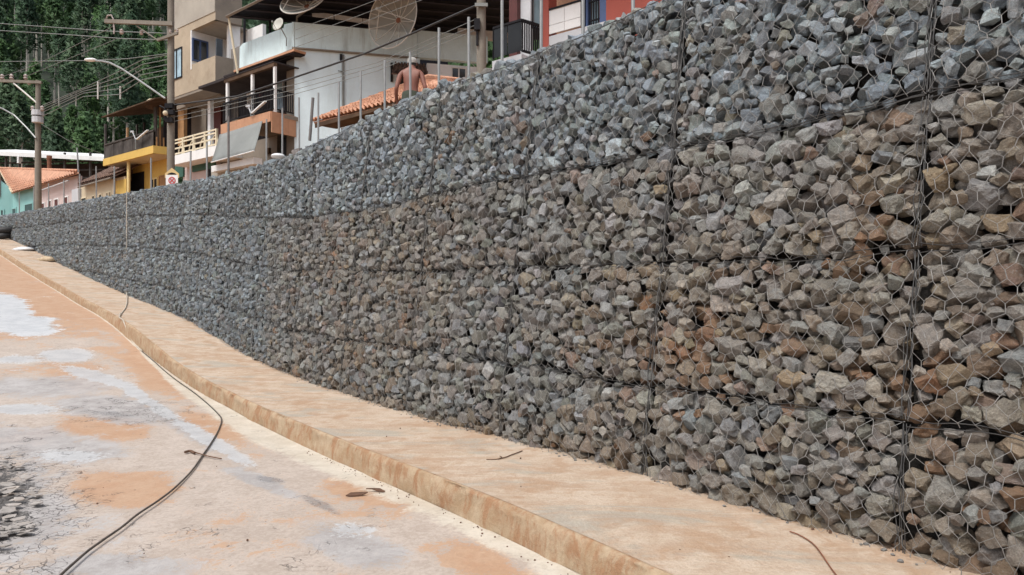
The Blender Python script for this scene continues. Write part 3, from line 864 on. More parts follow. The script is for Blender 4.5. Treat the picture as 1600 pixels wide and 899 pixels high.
    for q in range(1 if k else 2):
        wob = lambda x, o: 0.020 * (vn4(x * 7 + o, 0 * x + o) - 0.5) * 2
        rails.append((aa, 0.015 + wob(aa, q + i), 0.010 + 0 * aa)); rails.append((aa, Hm - 0.015 + wob(aa, q + 3 + i), 0.012 + 0 * aa))
        for z_ in (0, 1): rails.append((0.014 + wob(bb, q + 6 + k + z_ * 5), bb, 0.002 + 0 * bb)); rails.append((L - 0.014 + wob(bb, q + 9 + k + z_ * 4), bb, 0.002 + 0 * bb))
    for (ra, rb, rd) in rails:
        RP, rs_, rz_ = pos(np.clip(ra, 0.004, L - 0.004), np.clip(rb, 0.004, Hm - 0.004), rd + bulge(np.clip(ra, .004, L), np.clip(rb, .004, Hm), L, Hm, soft) * 0.8)
        kk = rz_ > zbase(rs_) - 0.05
        sel = kk[:-1] & kk[1:]
        if sel.sum():
            V2, F2 = prisms(RP[:-1][sel], RP[1:][sel], np.full(int(sel.sum()), 0.0036))
            PF = np.concatenate([PF, F2 + len(PV)]); PV = np.concatenate([PV, V2]); mi += [1] * len(F2)
    me = basket.data
    Vl = (PV - np.array(wall_org)).astype(np.float32)
    me.vertices.add(len(Vl)); me.vertices.foreach_set('co', Vl.ravel())
    me.loops.add(PF.size); me.loops.foreach_set('vertex_index', PF.astype(np.int32).ravel())
    me.polygons.add(len(PF)); me.polygons.foreach_set('loop_start', np.arange(0, PF.size, 4, dtype=np.int32))
    me.materials.append(M['wire']); me.materials.append(M['wire_dark'])
    me.polygons.foreach_set('material_index', np.array(mi, dtype=np.int32))
    me.update(calc_edges=True)
    # --- stones, front layer and the layer behind it
    if ym < 12: tries = [(12, 0.12, 0.14), (110, 0.088, 0.118), (420, 0.062, 0.088), (700, 0.046, 0.060)]
    elif ym < 22: tries = [(120, 0.085, 0.11), (420, 0.065, 0.085), (420, 0.045, 0.06)]
    else: tries = [(200, 0.085, 0.11), (350, 0.06, 0.085)]
    szk = 0.66 if k == 0 else 0.75
    tries = [(int(n_ / szk), lo_ * szk, hi_ * szk) for n_, lo_, hi_ in tries]
    front = pack(L, Hm, tries, 0.685, rng)
    back = pack(L, Hm, [(200, 0.08, 0.11), (260, 0.055, 0.08)], 0.80, rng)
    for layer, A in ((0, front), (1, back)):
        if not len(A): continue
        bl = bulge(A[:, 0], A[:, 1], L, Hm, soft)
        c = A[:, 2] * rng.uniform(0.75, 1.15, len(A))
        dep = bl - c * 0.94 - rng.uniform(0.0, 1.0, len(A)) ** 1.6 * 0.072 if layer == 0 else bl - 0.095 - c * 0.8
        P_, ss_, zz_ = pos(A[:, 0], A[:, 1], dep)
        PX, PY = proj(P_)
        for q in range(len(A)):
            r_ = A[q, 2]
            if zz_[q] < zbase(ss_[q]) - 0.06: continue
            _, _, dx, dy = curve(ss_[q])
            ang = math.atan2(dy, dx)
            flip = math.pi * rng.integers(0, 2)
            tilt = 0.60 if k == 0 else 0.28
            e = (rng.normal(0, 0.35) + math.pi * rng.integers(0, 2), rng.normal(0, tilt), rng.normal(0, 0.22) + flip)
            asp = rng.uniform(0.90, 1.35); hh = rng.uniform(0.74, 1.08)
            scl = (r_ * 1.04 * asp, c[q], r_ * 0.98 * hh)
            var = int(rng.integers(0, NV))
            col = tint_of(float(PX[q]), float(PY[q]), float(ss_[q]), float(zz_[q]), k, rng)
            yy = P_[q, 1]
            Rm = np.array(rot_of(ang, e)) * np.array(scl)[None, :]
            rec = (var, Rm, P_[q], col)
            vis = layer == 0 and 0 < PX[q] < 1600 and 0 < PY[q] < 899
            if vis and yy < 7.5:
                cands.append((r_ * F / max(yy, .5), rec, basket, e, ang, scl))
            else:
                stuff[2 if (layer == 0 and -0.5 < yy < 9.5 and PX[q] > -200) else 1].append(rec)
# loose top stones over the rim so that the skyline is ragged
for s in np.arange(-1, SMAX, 0.115):
    rng = RNG
    for back_ in (0.02, 0.16, 0.30):
        r_ = rng.uniform(0.05, 0.095)
        ss = s + rng.uniform(-.05, .05)
        p_ = wallpt(ss, ztop(ss) + rng.uniform(-0.05, 0.045) + 0.04 * (back_ > .1), -back_ - 0.05)
        PX, PY = proj(p_)
        _, _, dx, dy = curve(ss)
        e = (rng.normal(0, 0.4), rng.normal(0, 0.4), rng.uniform(0, 6.28))
        Rm = np.array(rot_of(math.atan2(float(dy), float(dx)), e)) * (r_ * np.array([1.2, 1.0, 0.85]))[None, :]
        stuff[2 if p_[1] < 9.5 else 1].append((int(rng.integers(0, NV)), Rm, p_, tint_of(float(PX), float(PY), float(ss), 2.0, 0, rng)))
cands.sort(key=lambda c: -c[0])
for n_, (size, rec, basket, e, ang, scl) in enumerate(cands):
    var, Rm, P_, col = rec
    if n_ < 300:
        o = bpy.data.objects.new('stone', ROCK_ME[var])
        COL.objects.link(o); o.parent = basket
        o.location = Vector(P_) - wall_org
        o.rotation_euler = rot_of(ang, e).to_euler()
        o.scale = scl
        o.color = tuple(col)
    else:
        stuff[2].append(rec)
def bake(recs, sub):
    V, Fl, C, base = [], [], [], 0
    for var, Rm, P_, col in recs:
        v, f = ROCK[sub][var]
        V.append(v @ Rm.T.astype(np.float32) + np.asarray(P_, np.float32)); Fl.append(f + base); base += len(v)
        C.append(np.tile(np.array(col, np.float32), (len(v), 1)))
    return np.concatenate(V), np.concatenate(Fl), np.concatenate(C)
V1, F1, C1 = bake(stuff[1], 1); V2, F2, C2 = bake(stuff[2], 2)
fill = np_mesh('stone_fill', np.concatenate([V1, V2]), np.concatenate([F1, F2 + len(V1)]), M['stone'], wall, kind='stuff')
ca = fill.data.attributes.new('tint', 'FLOAT_COLOR', 'POINT'); ca.data.foreach_set('color', np.concatenate([C1, C2]).ravel())
fill.data.polygons.foreach_set('use_smooth', np.ones(len(fill.data.polygons), dtype=bool))
fill.data.set_sharp_from_angle(angle=R(20))
print('rock tris', np.mean([len(r[1]) for r in ROCK[1]]), np.mean([len(r[1]) for r in ROCK[2]]), np.mean([len(m_.polygons) for m_ in ROCK_ME]))
print('stones', len(cands), len(stuff[1]), len(stuff[2]), 'tris', len(fill.data.polygons), 'baskets', len(baskets))
# dark rubble core behind the stones and the top of the wall
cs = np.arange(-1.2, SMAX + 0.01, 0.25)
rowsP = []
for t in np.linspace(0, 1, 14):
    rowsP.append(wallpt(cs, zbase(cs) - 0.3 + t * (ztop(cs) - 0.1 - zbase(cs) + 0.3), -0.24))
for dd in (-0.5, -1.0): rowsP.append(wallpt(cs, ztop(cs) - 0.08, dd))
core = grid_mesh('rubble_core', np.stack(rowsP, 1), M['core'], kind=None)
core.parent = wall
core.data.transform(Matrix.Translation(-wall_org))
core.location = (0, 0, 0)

# ------------------------------------------------------------------ facades: plan lines measured on the photograph
class Fac:
    def __init__(self, a, u):
        self.a = Vector((a[0], a[1])); self.u = Vector(u).normalized()
        n = Vector((-self.u.y, self.u.x))
        if n.dot(-self.a) < 0: n = -n
        self.n = n
    def U(self, px, d=0.0):
        """distance along the line where the photo column px meets the plane d metres in front of it"""
        k = (px - 800) / F
        o = self.a + self.n * d
        return (k * o.y - o.x) / (self.u.x - k * self.u.y)
    def Yat(self, px, d=0.0): return (self.a + self.n * d + self.u * self.U(px, d)).y
    def z(self, px, py, d=0.0): return E + (HZ - py) / F * self.Yat(px, d)
    def P(self, u, z, d=0.0):
        q = self.a + self.n * d + self.u * u
        return Vector((q.x, q.y, z))
    def pt(self, px, py, d=0.0): return self.P(self.U(px, d), self.z(px, py, d), d)
    def bx(self, mb, u0, u1, z0, z1, d0, d1):
        c = self.P((u0 + u1) / 2, (z0 + z1) / 2, (d0 + d1) / 2)
        return mb.boxax(c, Vector((*self.u, 0)) * (abs(u1 - u0) / 2), Vector((*self.n, 0)) * (abs(d1 - d0) / 2), (0, 0, abs(z1 - z0) / 2))
    def b(self, mb, px0, px1, yt, yb, d0, d1, ref=None, zt=None, zb=None):
        ref = px0 if ref is None else ref
        return self.bx(mb, self.U(px0, d1), self.U(px1, d1), self.z(ref, yb, d1) if zb is None else zb, self.z(ref, yt, d1) if zt is None else zt, d0, d1)
DIRL = (-1.22, 1.0)             # the house fronts run parallel to the street
def box1(fac, *a, **k): return fac.b(MB(), *a, **k)
def plan(px, Y): return ((px - 800) / F * Y, Y)
def part(name, mb, mat, parent, **k): return obj(name, mb, mat, parent, **k)
def window(fac, parent, px0, px1, yt, yb, mat_f, mat_g, d=0.0, fw=0.07, mull=1, ref=None):
    u0, u1 = fac.U(px0, d), fac.U(px1, d)
    if u0 > u1: u0, u1 = u1, u0
    ref = px0 if ref is None else ref
    z0, z1 = fac.z(ref, yb, d), fac.z(ref, yt, d)
    mb = MB()
    fac.bx(mb, u0, u1, z0, z0 + fw, d - .05, d + .045); fac.bx(mb, u0, u1, z1 - fw, z1, d - .05, d + .045)
    fac.bx(mb, u0, u0 + fw, z0 + fw, z1 - fw, d - .05, d + .045); fac.bx(mb, u1 - fw, u1, z0 + fw, z1 - fw, d - .05, d + .045)
    for q in range(1, mull):
        um = u0 + (u1 - u0) * q / mull
        fac.bx(mb, um - fw * .5, um + fw * .5, z0 + fw, z1 - fw, d - .05, d + .04)
    w = part('window', mb, mat_f, parent)
    part('pane', fac.bx(MB(), u0 + fw * .5, u1 - fw * .5, z0 + fw * .5, z1 - fw * .5, d - .03, d + .012), mat_g, w)
    return w
def tile_roof(name, c00, c10, c11, c01, ncol, nrow, mat, parent, amp=0.05, stuff_=True):
    """barrel tiles: c00-c10 along the eave, c01-c11 along the top"""
    c00, c10, c11, c01 = map(Vector, (c00, c10, c11, c01))
    nrm = (c10 - c00).cross(c01 - c00).normalized()
    if nrm.z < 0: nrm = -nrm
    mb = MB(); nc = ncol * 6; vs = []; fs = []
    for r_ in range(nrow):
        for e in (0, 1):
            t = (r_ + e) / nrow
            for c_ in range(nc + 1):
                s = c_ / nc
                p = (c00 * (1 - s) + c10 * s) * (1 - t) + (c01 * (1 - s) + c11 * s) * t
                ph = (c_ % 6) / 6 * 2 * math.pi
                jitter = 0.012 * math.sin(r_ * 12.9 + (c_ // 6) * 78.2)
                vs.append(p + nrm * (amp * math.cos(ph) + (0.045 if e == 0 else 0.0) + jitter))
        o = r_ * 2 * (nc + 1)
        for c_ in range(nc): fs.append((o + c_, o + c_ + 1, o + nc + 1 + c_ + 1, o + nc + 1 + c_))
        if r_ < nrow - 1:
            for c_ in range(nc): fs.append((o + nc + 1 + c_, o + nc + 1 + c_ + 1, o + 2 * (nc + 1) + c_ + 1, o + 2 * (nc + 1) + c_))
    mb.add(vs, fs)
    # underside boards
    off = -nrm * 0.10
    n0 = len(mb.v)
    mb.prism([c00 + off, c10 + off, c11 + off, c01 + off], nrm * 0.05)
    return part(name, mb, mat, parent, smooth=True)
def street_z(px, Y):
    x, y = plan(px, Y); return zterr(x, y)

# ---- red house on the right
FR = Fac(plan(857, 24.4), DIRL)
rz = street_z(857, 24.4) - 0.3
red = thing('red_house', 'red painted house with white balcony panels at the top right behind the wall', 'house', (*plan(857, 24.4), rz))
part('wall', FR.b(MB(), 1080, 947, -140, 0, -0.25, 0.0, zb=rz), M['red'], red)
part('back_wall', FR.b(MB(), 1100, 846, -140, 0, -3.6, -3.4, zb=rz), M['pale_grey'], red)
part('base_wall', FR.b(MB(), 947, 857, 57.5, 0, -0.25, 0.03, ref=857, zb=rz), M['pale_grey'], red)
part('pillar', FR.b(MB(), 857, 846.5, -140, 0, -0.4, 0.06, zb=rz), M['red'], red)
rail = part('railing', FR.b(MB(), 910, 857, 14, 17, -0.04, 0.05, ref=857), M['black'], red)
u0, u1 = FR.U(857.5), FR.U(908)
z0, z1 = FR.z(857, 55), FR.z(857, 17)
for a in range(2):
    for b_ in range(2):
        ua, ub = u0 + (u1 - u0) * a / 2, u0 + (u1 - u0) * (a + 1) / 2
        za, zb_ = z0 + (z1 - z0) * (0, .36)[b_], z0 + (z1 - z0) * (.36, 1)[b_]
        lo, hi = min(ua, ub) + .008, max(ua, ub) - .008
        part('panel', FR.bx(MB(), lo, hi, za + .008, zb_ - .008, -0.01, 0.025), M['white'], red)
part('post', FR.b(MB(), 913, 908, -20, 0, -0.05, 0.06, zb=z0 - 0.1), M['black'], red)
part('orange_wall', FR.b(MB(), 947, 857, -140, -10, -1.6, -1.45, zb=z0 - 0.2), M['orange'], red)
part('ceiling', FR.b(MB(), 947, 846, -130, -120, -3.3, -0.1), M['beige_light'], red)
gt = MB()
ua, ub = FR.U(945, -.1), FR.U(914, -.1)
for q in range(8):
    um = ua + (ub - ua) * (q + .5) / 8
    FR.bx(gt, um - .018, um + .018, z0 - .6, z1 + 1.2, -0.12, -0.09)
for q in range(5):
    zq = z0 - .5 + (z1 + 1.6 - z0) * q / 4
    FR.bx(gt, min(ua, ub), max(ua, ub), zq, zq + .04, -0.13, -0.08)
grille = part('gate', gt, M['black'], red); tag(grille, 'black iron grille gate in a blue frame')
part('gate_frame', FR.b(FR.b(MB(), 947, 937, -60, 0, -0.2, -0.02, zb=z0 - .7), 918, 914, -60, 0, -0.2, -0.02, zb=z0 - .7), M['blue_frame'], grille)
part('gate_panel', FR.b(MB(), 934, 925, -60, 0, -0.26, -0.2, zb=z0 - .7), M['glass_blue'], grille)
# its glazed balcony
FB = Fac(plan(815, 24.0), DIRL)
FBs = Fac(plan(815, 24.0), (0.8, 0.66))
bz = FB.z(815, 82)
slab = FB.b(MB(), 815, 769, 84, 102, -2.6, 0.05, ref=815)
part('balcony_slab', slab, M['pale_grey'], red)
part('balcony_support', FB.b(MB(), 815, 780, 100, 0, -1.4, -0.25, zb=rz), M['pale_grey'], red)
for a in range(2):
    pa, pb = (815, 793.5) if a == 0 else (792.5, 771.5)
    gp = part('glass_panel', FB.bx(MB(), FB.U(pa), FB.U(pb), bz + .05, bz + 1.02, -0.008, 0.008), M['glass_black'], red)
rb = FB.bx(MB(), FB.U(815.5), FB.U(771), bz + 1.02, bz + 1.09, -0.04, 0.04)
FB.bx(rb, FB.U(771.6), FB.U(770.6), bz, bz + 1.02, -0.03, 0.03)
part('balcony_rail', rb, M['black'], red)
ua, ub = FBs.U(815.5), FBs.U(845.5)
rb = FBs.bx(MB(), ua, ub, bz + 1.0, bz + 1.09, -0.04, 0.04); FBs.bx(rb, ua, ub, bz + .02, bz + .09, -0.03, 0.03)
for q in range(9):
    um = ua + (ub - ua) * (q + .3) / 9
    FBs.bx(rb, um - .016, um + .016, bz + .09, bz + 1.0, -0.02, 0.02)
part('balcony_bars', rb, M['black'], red)
part('column', FB.b(MB(), 808, 795.5, -80, 0, -2.4, -2.1, zb=bz), M['maroon'], red)
part('inner_wall', FB.b(MB(), 829, 808.5, -80, 0, -2.5, -2.3, zb=bz), M['pale_grey'], red)
window(FBs, red, 829, 846, -20, 45, M['black'], M['glass_blue'], -1.9, .1, 1)
part('roof', FB.b(MB(), 1080, 774, -150, -135, -4, 0.9, ref=815), M['dark_metal'], red)

# ---- cyan house
CORN = plan(460, 32.0)
FL = Fac(CORN, DIRL)                                     # street side, runs away to the left
pe = plan(770, 34.3)
FF = Fac(CORN, (pe[0] - CORN[0], pe[1] - CORN[1]))        # side facing the camera
cz = street_z(460, 32) - 0.5
cy = thing('cyan_house', 'pale cyan plastered house with stained parapet, verandah and big dark metal roof', 'house', (*CORN, cz))
zp = FF.z(460, 75); zpt = FF.z(460, 36)
part('side_wall', FF.bx(MB(), 0.0, FF.U(656), cz, zp, -0.25, 0.0), M['cyan'], cy)
part('white_wall', FF.bx(MB(), FF.U(667, -.15), FF.U(775, -.15), cz, zp - 0.15, -0.45, -0.15), M['white_wall'], cy)
part('parapet', FF.bx(MB(), -0.10, FF.U(652, .1), zp, zpt, -0.2, 0.10), M['cyan_par'], cy)
part('parapet_end', FF.bx(MB(), FF.U(652.5, .05), FF.U(762, .05), FF.z(660, 90, .05), FF.z(660, 48, .05), -0.3, 0.05), M['cyan_par'], cy)
part('lip', FF.bx(MB(), -0.10, FF.U(652, .14), zp - 0.06, zp - 0.002, -0.1, 0.14), M['grey_render'], cy)
# left parapet: stepped, rising to the corner pillar
lp = [FL.pt(374, 109, .1), FL.pt(459, 75.5, .1), FL.pt(459, 35, .1), FL.pt(444, 38.5, .1), FL.pt(443, 44, .1), FL.pt(427, 50, .1), FL.pt(379, 68.5, .1), FL.pt(374.5, 74, .1)]
part('street_parapet', MB().prism(lp, Vector((*FL.n, 0)) * -0.22), M['cyan_par'], cy)
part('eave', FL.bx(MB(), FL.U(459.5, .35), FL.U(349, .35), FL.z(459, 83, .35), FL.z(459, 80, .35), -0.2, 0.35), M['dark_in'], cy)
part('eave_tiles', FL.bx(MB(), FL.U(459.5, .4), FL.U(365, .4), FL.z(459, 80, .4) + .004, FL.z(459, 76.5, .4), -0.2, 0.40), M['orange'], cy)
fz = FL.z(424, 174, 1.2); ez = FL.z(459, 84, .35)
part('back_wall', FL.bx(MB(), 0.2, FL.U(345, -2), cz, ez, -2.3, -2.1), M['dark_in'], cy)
part('verandah_ceiling', FL.bx(MB(), 0.05, FL.U(345, -1), ez - .02, ez + .1, -2.1, 0.2), M['dark_in'], cy)  # ceiling coloured near black for the shade under the eave
part('corner_pier', FL.bx(MB(), 0.02, 0.62, cz, ez, -0.3, -0.02), M['grey_render'], cy)
part('verandah_floor', FL.bx(MB(), FL.U(424, 1.2), FL.U(346, 1.2), fz - .18, fz - .02, -2.1, 1.18), M['grey_render'], cy)
ua, ub = FL.U(424, 1.2), FL.U(346, 1.2)
for q in range(6):
    a, b_ = ua + (ub - ua) * q / 6, ua + (ub - ua) * (q + 1) / 6
    part('tile_panel', FL.bx(MB(), min(a, b_) + .006, max(a, b_) - .006, fz - .78 + .35, fz, 1.2, 1.24), M['orange'], cy)
c3 = FL.P(ua, 0, 1.2)
FS = Fac((c3.x, c3.y), (0.634 * 1.22, 0.773))
FS = Fac((c3.x, c3.y), (CORN[0] - c3.x + .25, CORN[1] - c3.y + .25))
for q in range(3):
    a, b_ = FS.U(424) + (FS.U(462) - FS.U(424)) * q / 3, FS.U(424) + (FS.U(462) - FS.U(424)) * (q + 1) / 3
    part('tile_panel', FS.bx(MB(), a + .006, b_ - .006, fz - .88, fz, -0.02, 0.03), M['orange'], cy)
for p_, yt_ in ((428, 104), (393, 117), (354, 132)):
    part('column', FL.b(MB(), p_ + 1.3, p_ - 1.3, 0, 0, 0.95, 1.05, zt=FL.z(428, 104, 1.05) - .003, zb=fz), M['white'], cy)
zbm = FL.z(428, 104, 1.05)
part('porch_beam', FL.bx(MB(), ua, ub, zbm, zbm + .16, .92, 1.08), M['brown_wood'], cy)
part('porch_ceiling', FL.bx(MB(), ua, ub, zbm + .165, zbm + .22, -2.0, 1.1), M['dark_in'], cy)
rb = MB()
for zz in (fz + .12, fz + .95): FL.bx(rb, ua, ub, zz, zz + .05, 1.08, 1.13)
for q in range(34):
    um = ua + (ub - ua) * (q + .5) / 34; FL.bx(rb, um - .012, um + .012, fz + .15, fz + .95, 1.09, 1.12)
wl_ = abs(FS.U(460) - FS.U(424))
for zz in (fz + .12, fz + .95): FS.bx(rb, 0.05, wl_, zz, zz + .05, -0.1, -0.05)
for q in range(12):
    um = wl_ * (q + .5) / 12; FS.bx(rb, um - .014, um + .014, fz + .15, fz + .95, -0.09, -0.06)
part('railing', rb, M['black'], cy)
window(FL, cy, 444, 431, 108, 172, M['pale_grey'], M['glass_blue'], -0.9, .08, 1)
part('door', FL.b(MB(), 397, 385, 118, 166, -1.9, -1.8), M['white'], cy)
part('red_shutter', FL.b(MB(), 409, 402, 120, 150, -2.08, -2.0), M['maroon'], cy)
part('curtain', FL.b(MB(), 372, 362, 130, 190, -2.08, -2.0), M['grey_render'], cy)
# under the verandah
part('lower_wall', FL.b(MB(), 433, 345, 200, 0, -1.4, -1.2, zt=fz - .2, zb=cz), M['grey_render'], cy)
part('lower_pier', FL.b(MB(), 459, 452, 205, 0, -0.3, -0.03, zt=fz - .2, zb=cz), M['cream'], cy)
part('lower_door', FL.b(MB(), 452, 438, 214, 0, -1.1, -0.9, zb=cz), M['black'], cy)
part('meter_box', FL.b(MB(), 420, 415, 231, 240, -1.2, -1.1), M['brown_wood'], cy)
aw = MB()
A0, A1 = FL.pt(410, 188, 1.22), FL.pt(343, 210, 1.22)
B0, B1 = FL.pt(397, 236, 2.2), FL.pt(330, 254, 2.2)
nA = 10
vs = []
for r_ in range(7):
    for c_ in range(nA + 1):
        t, s = r_ / 6, c_ / nA
        p = (A0 * (1 - s) + A1 * s) * (1 - t) + (B0 * (1 - s) + B1 * s) * t
        vs.append(p + Vector((0, 0, -0.05 * math.sin(t * math.pi) + 0.03 * math.sin(s * 19) * t)))
aw.add(vs, [(r_ * (nA + 1) + c_, r_ * (nA + 1) + c_ + 1, (r_ + 1) * (nA + 1) + c_ + 1, (r_ + 1) * (nA + 1) + c_) for r_ in range(6) for c_ in range(nA)])
awn = obj('awning', aw, M['awning'], None, smooth=True)
sm_ = awn.modifiers.new('cloth', 'SOLIDIFY'); sm_.thickness = 0.015
tag(awn, 'sagging grey canvas awning hung below the orange tiled verandah', 'awning')
bn = MB(); bn.tube([B0, B1], .03); part('bar', bn, M['white'], cy)
part('ledge', FL.b(MB(), 396, 330, 246, 256, 1.5, 1.9, ref=396), M['white'], cy)
part('ledge_front', FL.b(MB(), 396, 330, 256, 0, 1.5, 1.6, ref=396, zb=cz), M['beige_light'], cy)
# side wall details
window(FF, cy, 705, 728.5, 105, 123, M['white'], M['glass_dark'], -0.14, .05, 2)
hood = tile_roof('window_hood', FF.pt(612, 113, .75), FF.pt(669, 116, .75), FF.pt(662, 100, 0), FF.pt(618, 97.5, 0), 9, 3, M['clay_dark'], cy, 0.04)
part('bracket', FF.b(MB(), 610.5, 614, 98, 127, 0.0, 0.12), M['black'], cy)
part('hood_window', FF.b(MB(), 622, 657, 118, 150, -0.02, 0.02), M['dark_in'], cy)
cd = MB(); cd.tube([FF.pt(536, 86, .06), FF.pt(536, 168, .06)], .055)
part('conduit', cd, M['cable_grey'], cy)
rk = MB(); rk.boxax(FF.pt(533, 90, .1), (.05, 0, 0), (0, .05, 0), (0, 0, .14)); part('service_bracket', rk, M['black'], cy)
rk = MB(); rk.tube([FF.pt(528, 111, .1), FF.pt(536, 112, .1)], .02); part('cable_hook', rk, M['black'], cy)
# the roof seen from below
rzz = FL.z(355, 27, 1.0)
rdx = Vector((*FL.u, 0))
cA = FL.P(FL.U(354, 1.0), rzz, 1.0)                       # left far eave corner
cB = FL.P(FL.U(354, 1.0) - 9.4, rzz + 0.25, 1.0)           # near corner
cC = cB + Vector((*FF.u, 0)) * 10.6 + Vector((0, -0.2, 0.2))
cD = cA + Vector((12.0, 4.0, 0.3))
cE = cC + Vector((-1.5, 8.5, .3))
roofm = MB(); roofm.prism([cA, cB, cC, cE, cD], (0, 0, 0.06))
roof = part('roof', roofm, M['dark_metal'], cy)
pm = MB()
for q in range(9):
    t = (q + .5) / 9
    a = cA.lerp(cB, t); b_ = cD.lerp(cC, t)
    pm.tube([a + Vector((0, 0, -.07)), b_ + Vector((0, 0, -.07))], .05, 4)
part('purlin', pm, M['purlin'], roof)['kind'] = 'stuff'
fa = MB(); fa.tube([cA + Vector((0, 0, .03)), cB + Vector((0, 0, .03))], .07, 4)
part('fascia', fa, M['grey_render'], roof)
bl = MB()
for (pa, ya, pb, yb) in ((488, 22.5, 521, 26.5), (523, 26.5, 566, 33.0), (567, 33, 592, 36.5)):
    a, b_ = W(pa, ya, 33.5), W(pb, yb, 33.5); bl.boxax((a + b_) / 2, (b_ - a) / 2, (0, .05, 0), (0, 0, .10))
part('light_gap_bar', bl, M['white_metal'], roof)  # white bars stand in for a bright gap of daylight under the roof
for (p_, ya, yb) in ((382, 27, 70), (422, 27, 56)):
    mb = MB(); mb.tube([FL.pt(p_, yb, -.4), FL.pt(p_, ya - 4, -.4)], .06, 6); part('roof_post', mb, M['black'], cy)
mb = MB(); mb.tube([FL.pt(372, 117, .5), FL.pt(357.5, 28, .9)], .055, 8); part('brace', mb, M['cream_rail'], cy)
part('attic_wall', FL.bx(MB(), FL.U(433, -1.3), FL.U(359, -1.3), ez, rzz - .12, -1.5, -1.3), M['brick_grey'], cy)
part('gable_wall', FF.bx(MB(), FF.U(430, -4.6), FF.U(700, -4.6), zp, rzz - .1, -4.9, -4.6), M['dark_metal'], cy)
part('white_parapet', FF.bx(MB(), FF.U(716, -1.5), FF.U(800, -1.5), FF.z(740, 60, -1.5), FF.z(740, 46, -1.5), -1.7, -1.5), M['white'], cy)

# ---- satellite dishes
def mesh_dish(c, axis, rad, depth, name, label, nrib=12, rot=0.0, foot=None):
    axis = Vector(axis).normalized()
    a = axis.cross(Vector((0, 0, 1))).normalized(); b_ = axis.cross(a)
    c = Vector(c)
    P = lambda r, th: c + (a * math.cos(th) + b_ * math.sin(th)) * r * rad - axis * depth * (1 - r * r)
    d = thing(name, label, 'satellite dish', tuple(c))
    mb = MB(); nR, nT = 6, nrib * 3; vs = [P(0, 0)]; fs = []
    for i in range(1, nR + 1):
        for j in range(nT): vs.append(P(i / nR, rot + 2 * math.pi * j / nT))
    for j in range(nT):
        fs.append((0, 1 + j, 1 + (j + 1) % nT))
        for i in range(nR - 1):
            o = 1 + i * nT; fs.append((o + j, o + nT + j, o + nT + (j + 1) % nT, o + (j + 1) % nT))
    mb.add(vs, fs)
    part('reflector', mb, M['dish_mesh'], d, smooth=True)
    for k in range(nrib):
        th = rot + 2 * math.pi * k / nrib
        rbm = MB(); rbm.tube([P(i / 6, th) + axis * .015 for i in range(7)], .016, 5); part('rib', rbm, M['dish_white'], d)
    rm = MB(); rm.tube([P(1, 2 * math.pi * k / 40) for k in range(41)], .026, 6); part('rim', rm, M['dish_white'], d)
    fo = c + axis * rad * .62
    st = MB()
    for k in range(3):
        th = rot + 2 * math.pi * (k + .25) / 3; st.tube([P(.95, th), fo], .014, 5)
    part('strut', st, M['dish_white'], d)
    fh = MB(); fh.tube([fo - axis * .08, fo + axis * .16], .07, 10); part('feed_horn', fh, M['dish'], d)
    hb = MB(); hb.tube([P(0, 0) - axis * .12, P(0, 0) + axis * .05], .12, 10); part('hub', hb, M['rust'], d)
    if foot is not None:
        pl = MB(); pl.tube([P(0, 0) - axis * .1, Vector(foot) + Vector((0, 0, .5)), Vector(foot)], .05, 8); part('mast', pl, M['grey_render'], d)
    return d
m, nt, b = new_mat('perforated_dish')
tr = nd(nt, 'ShaderNodeBsdfTransparent'); mx = nd(nt, 'ShaderNodeMixShader'); mx.inputs[0].default_value = 0.62
b.inputs['Base Color'].default_value = (0.42, 0.42, 0.38, 1); b.inputs['Roughness'].default_value = 0.7
lk(nt, tr.outputs[0], mx.inputs[1]); lk(nt, b.outputs[0], mx.inputs[2])
lk(nt, mx.outputs[0], [n for n in nt.nodes if n.type == 'OUTPUT_MATERIAL'][0].inputs[0])
M['dish_mesh'] = m
c2 = W(613, 27, 31.2)
mesh_dish(c2, (-0.62, -1, 0.05), 1.32, .42, 'satellite_dish', 'large round mesh satellite dish facing sideways above the cyan parapet', 12, .2, (c2.x + .6, FF.P(FF.U(625), 0).y + .5, FF.z(625, 47) - .3))
c1 = W(474, -1, 31.4)
mesh_dish(c1, (-0.22, -0.80, 0.62), 1.04, .36, 'satellite_dish', 'tilted mesh satellite dish at the corner pillar of the cyan house', 10, .1, (FL.P(.4, 0, -.4).x, FL.P(.4, 0, -.4).y, FL.z(459, 38)))
c0 = W(434.5, 38, 31.6)
sdsh = thing('small_satellite_dish', 'small solid grey satellite dish on an arm beside the big mesh dish', 'satellite dish', tuple(c0))
ax = Vector((-.45, -1, .35)).normalized(); aa_ = ax.cross(Vector((0, 0, 1))).normalized(); bb_ = ax.cross(aa_)
mb = MB(); vs = [c0 - ax * .06]; nT = 24
for i in range(1, 4):
    for j in range(nT):
        th = 2 * math.pi * j / nT; vs.append(c0 + (aa_ * math.cos(th) * .27 + bb_ * math.sin(th) * .31) * (i / 3) - ax * .06 * (1 - (i / 3) ** 2))
fs = [(0, 1 + j, 1 + (j + 1) % nT) for j in range(nT)] + [(1 + i * nT + j, 1 + (i + 1) * nT + j, 1 + (i + 1) * nT + (j + 1) % nT, 1 + i * nT + (j + 1) % nT) for i in range(2) for j in range(nT)]
mb.add(vs, fs)
rf = part('reflector', mb, M['dish'], sdsh, smooth=True); so = rf.modifiers.new('t', 'SOLIDIFY'); so.thickness = .02
mb = MB(); mb.tube([c0 - ax * .1, W(447.5, 60, 31.9), W(447.5, 72, 31.9)], .022, 6); part('arm', mb, M['cable_grey'], sdsh)
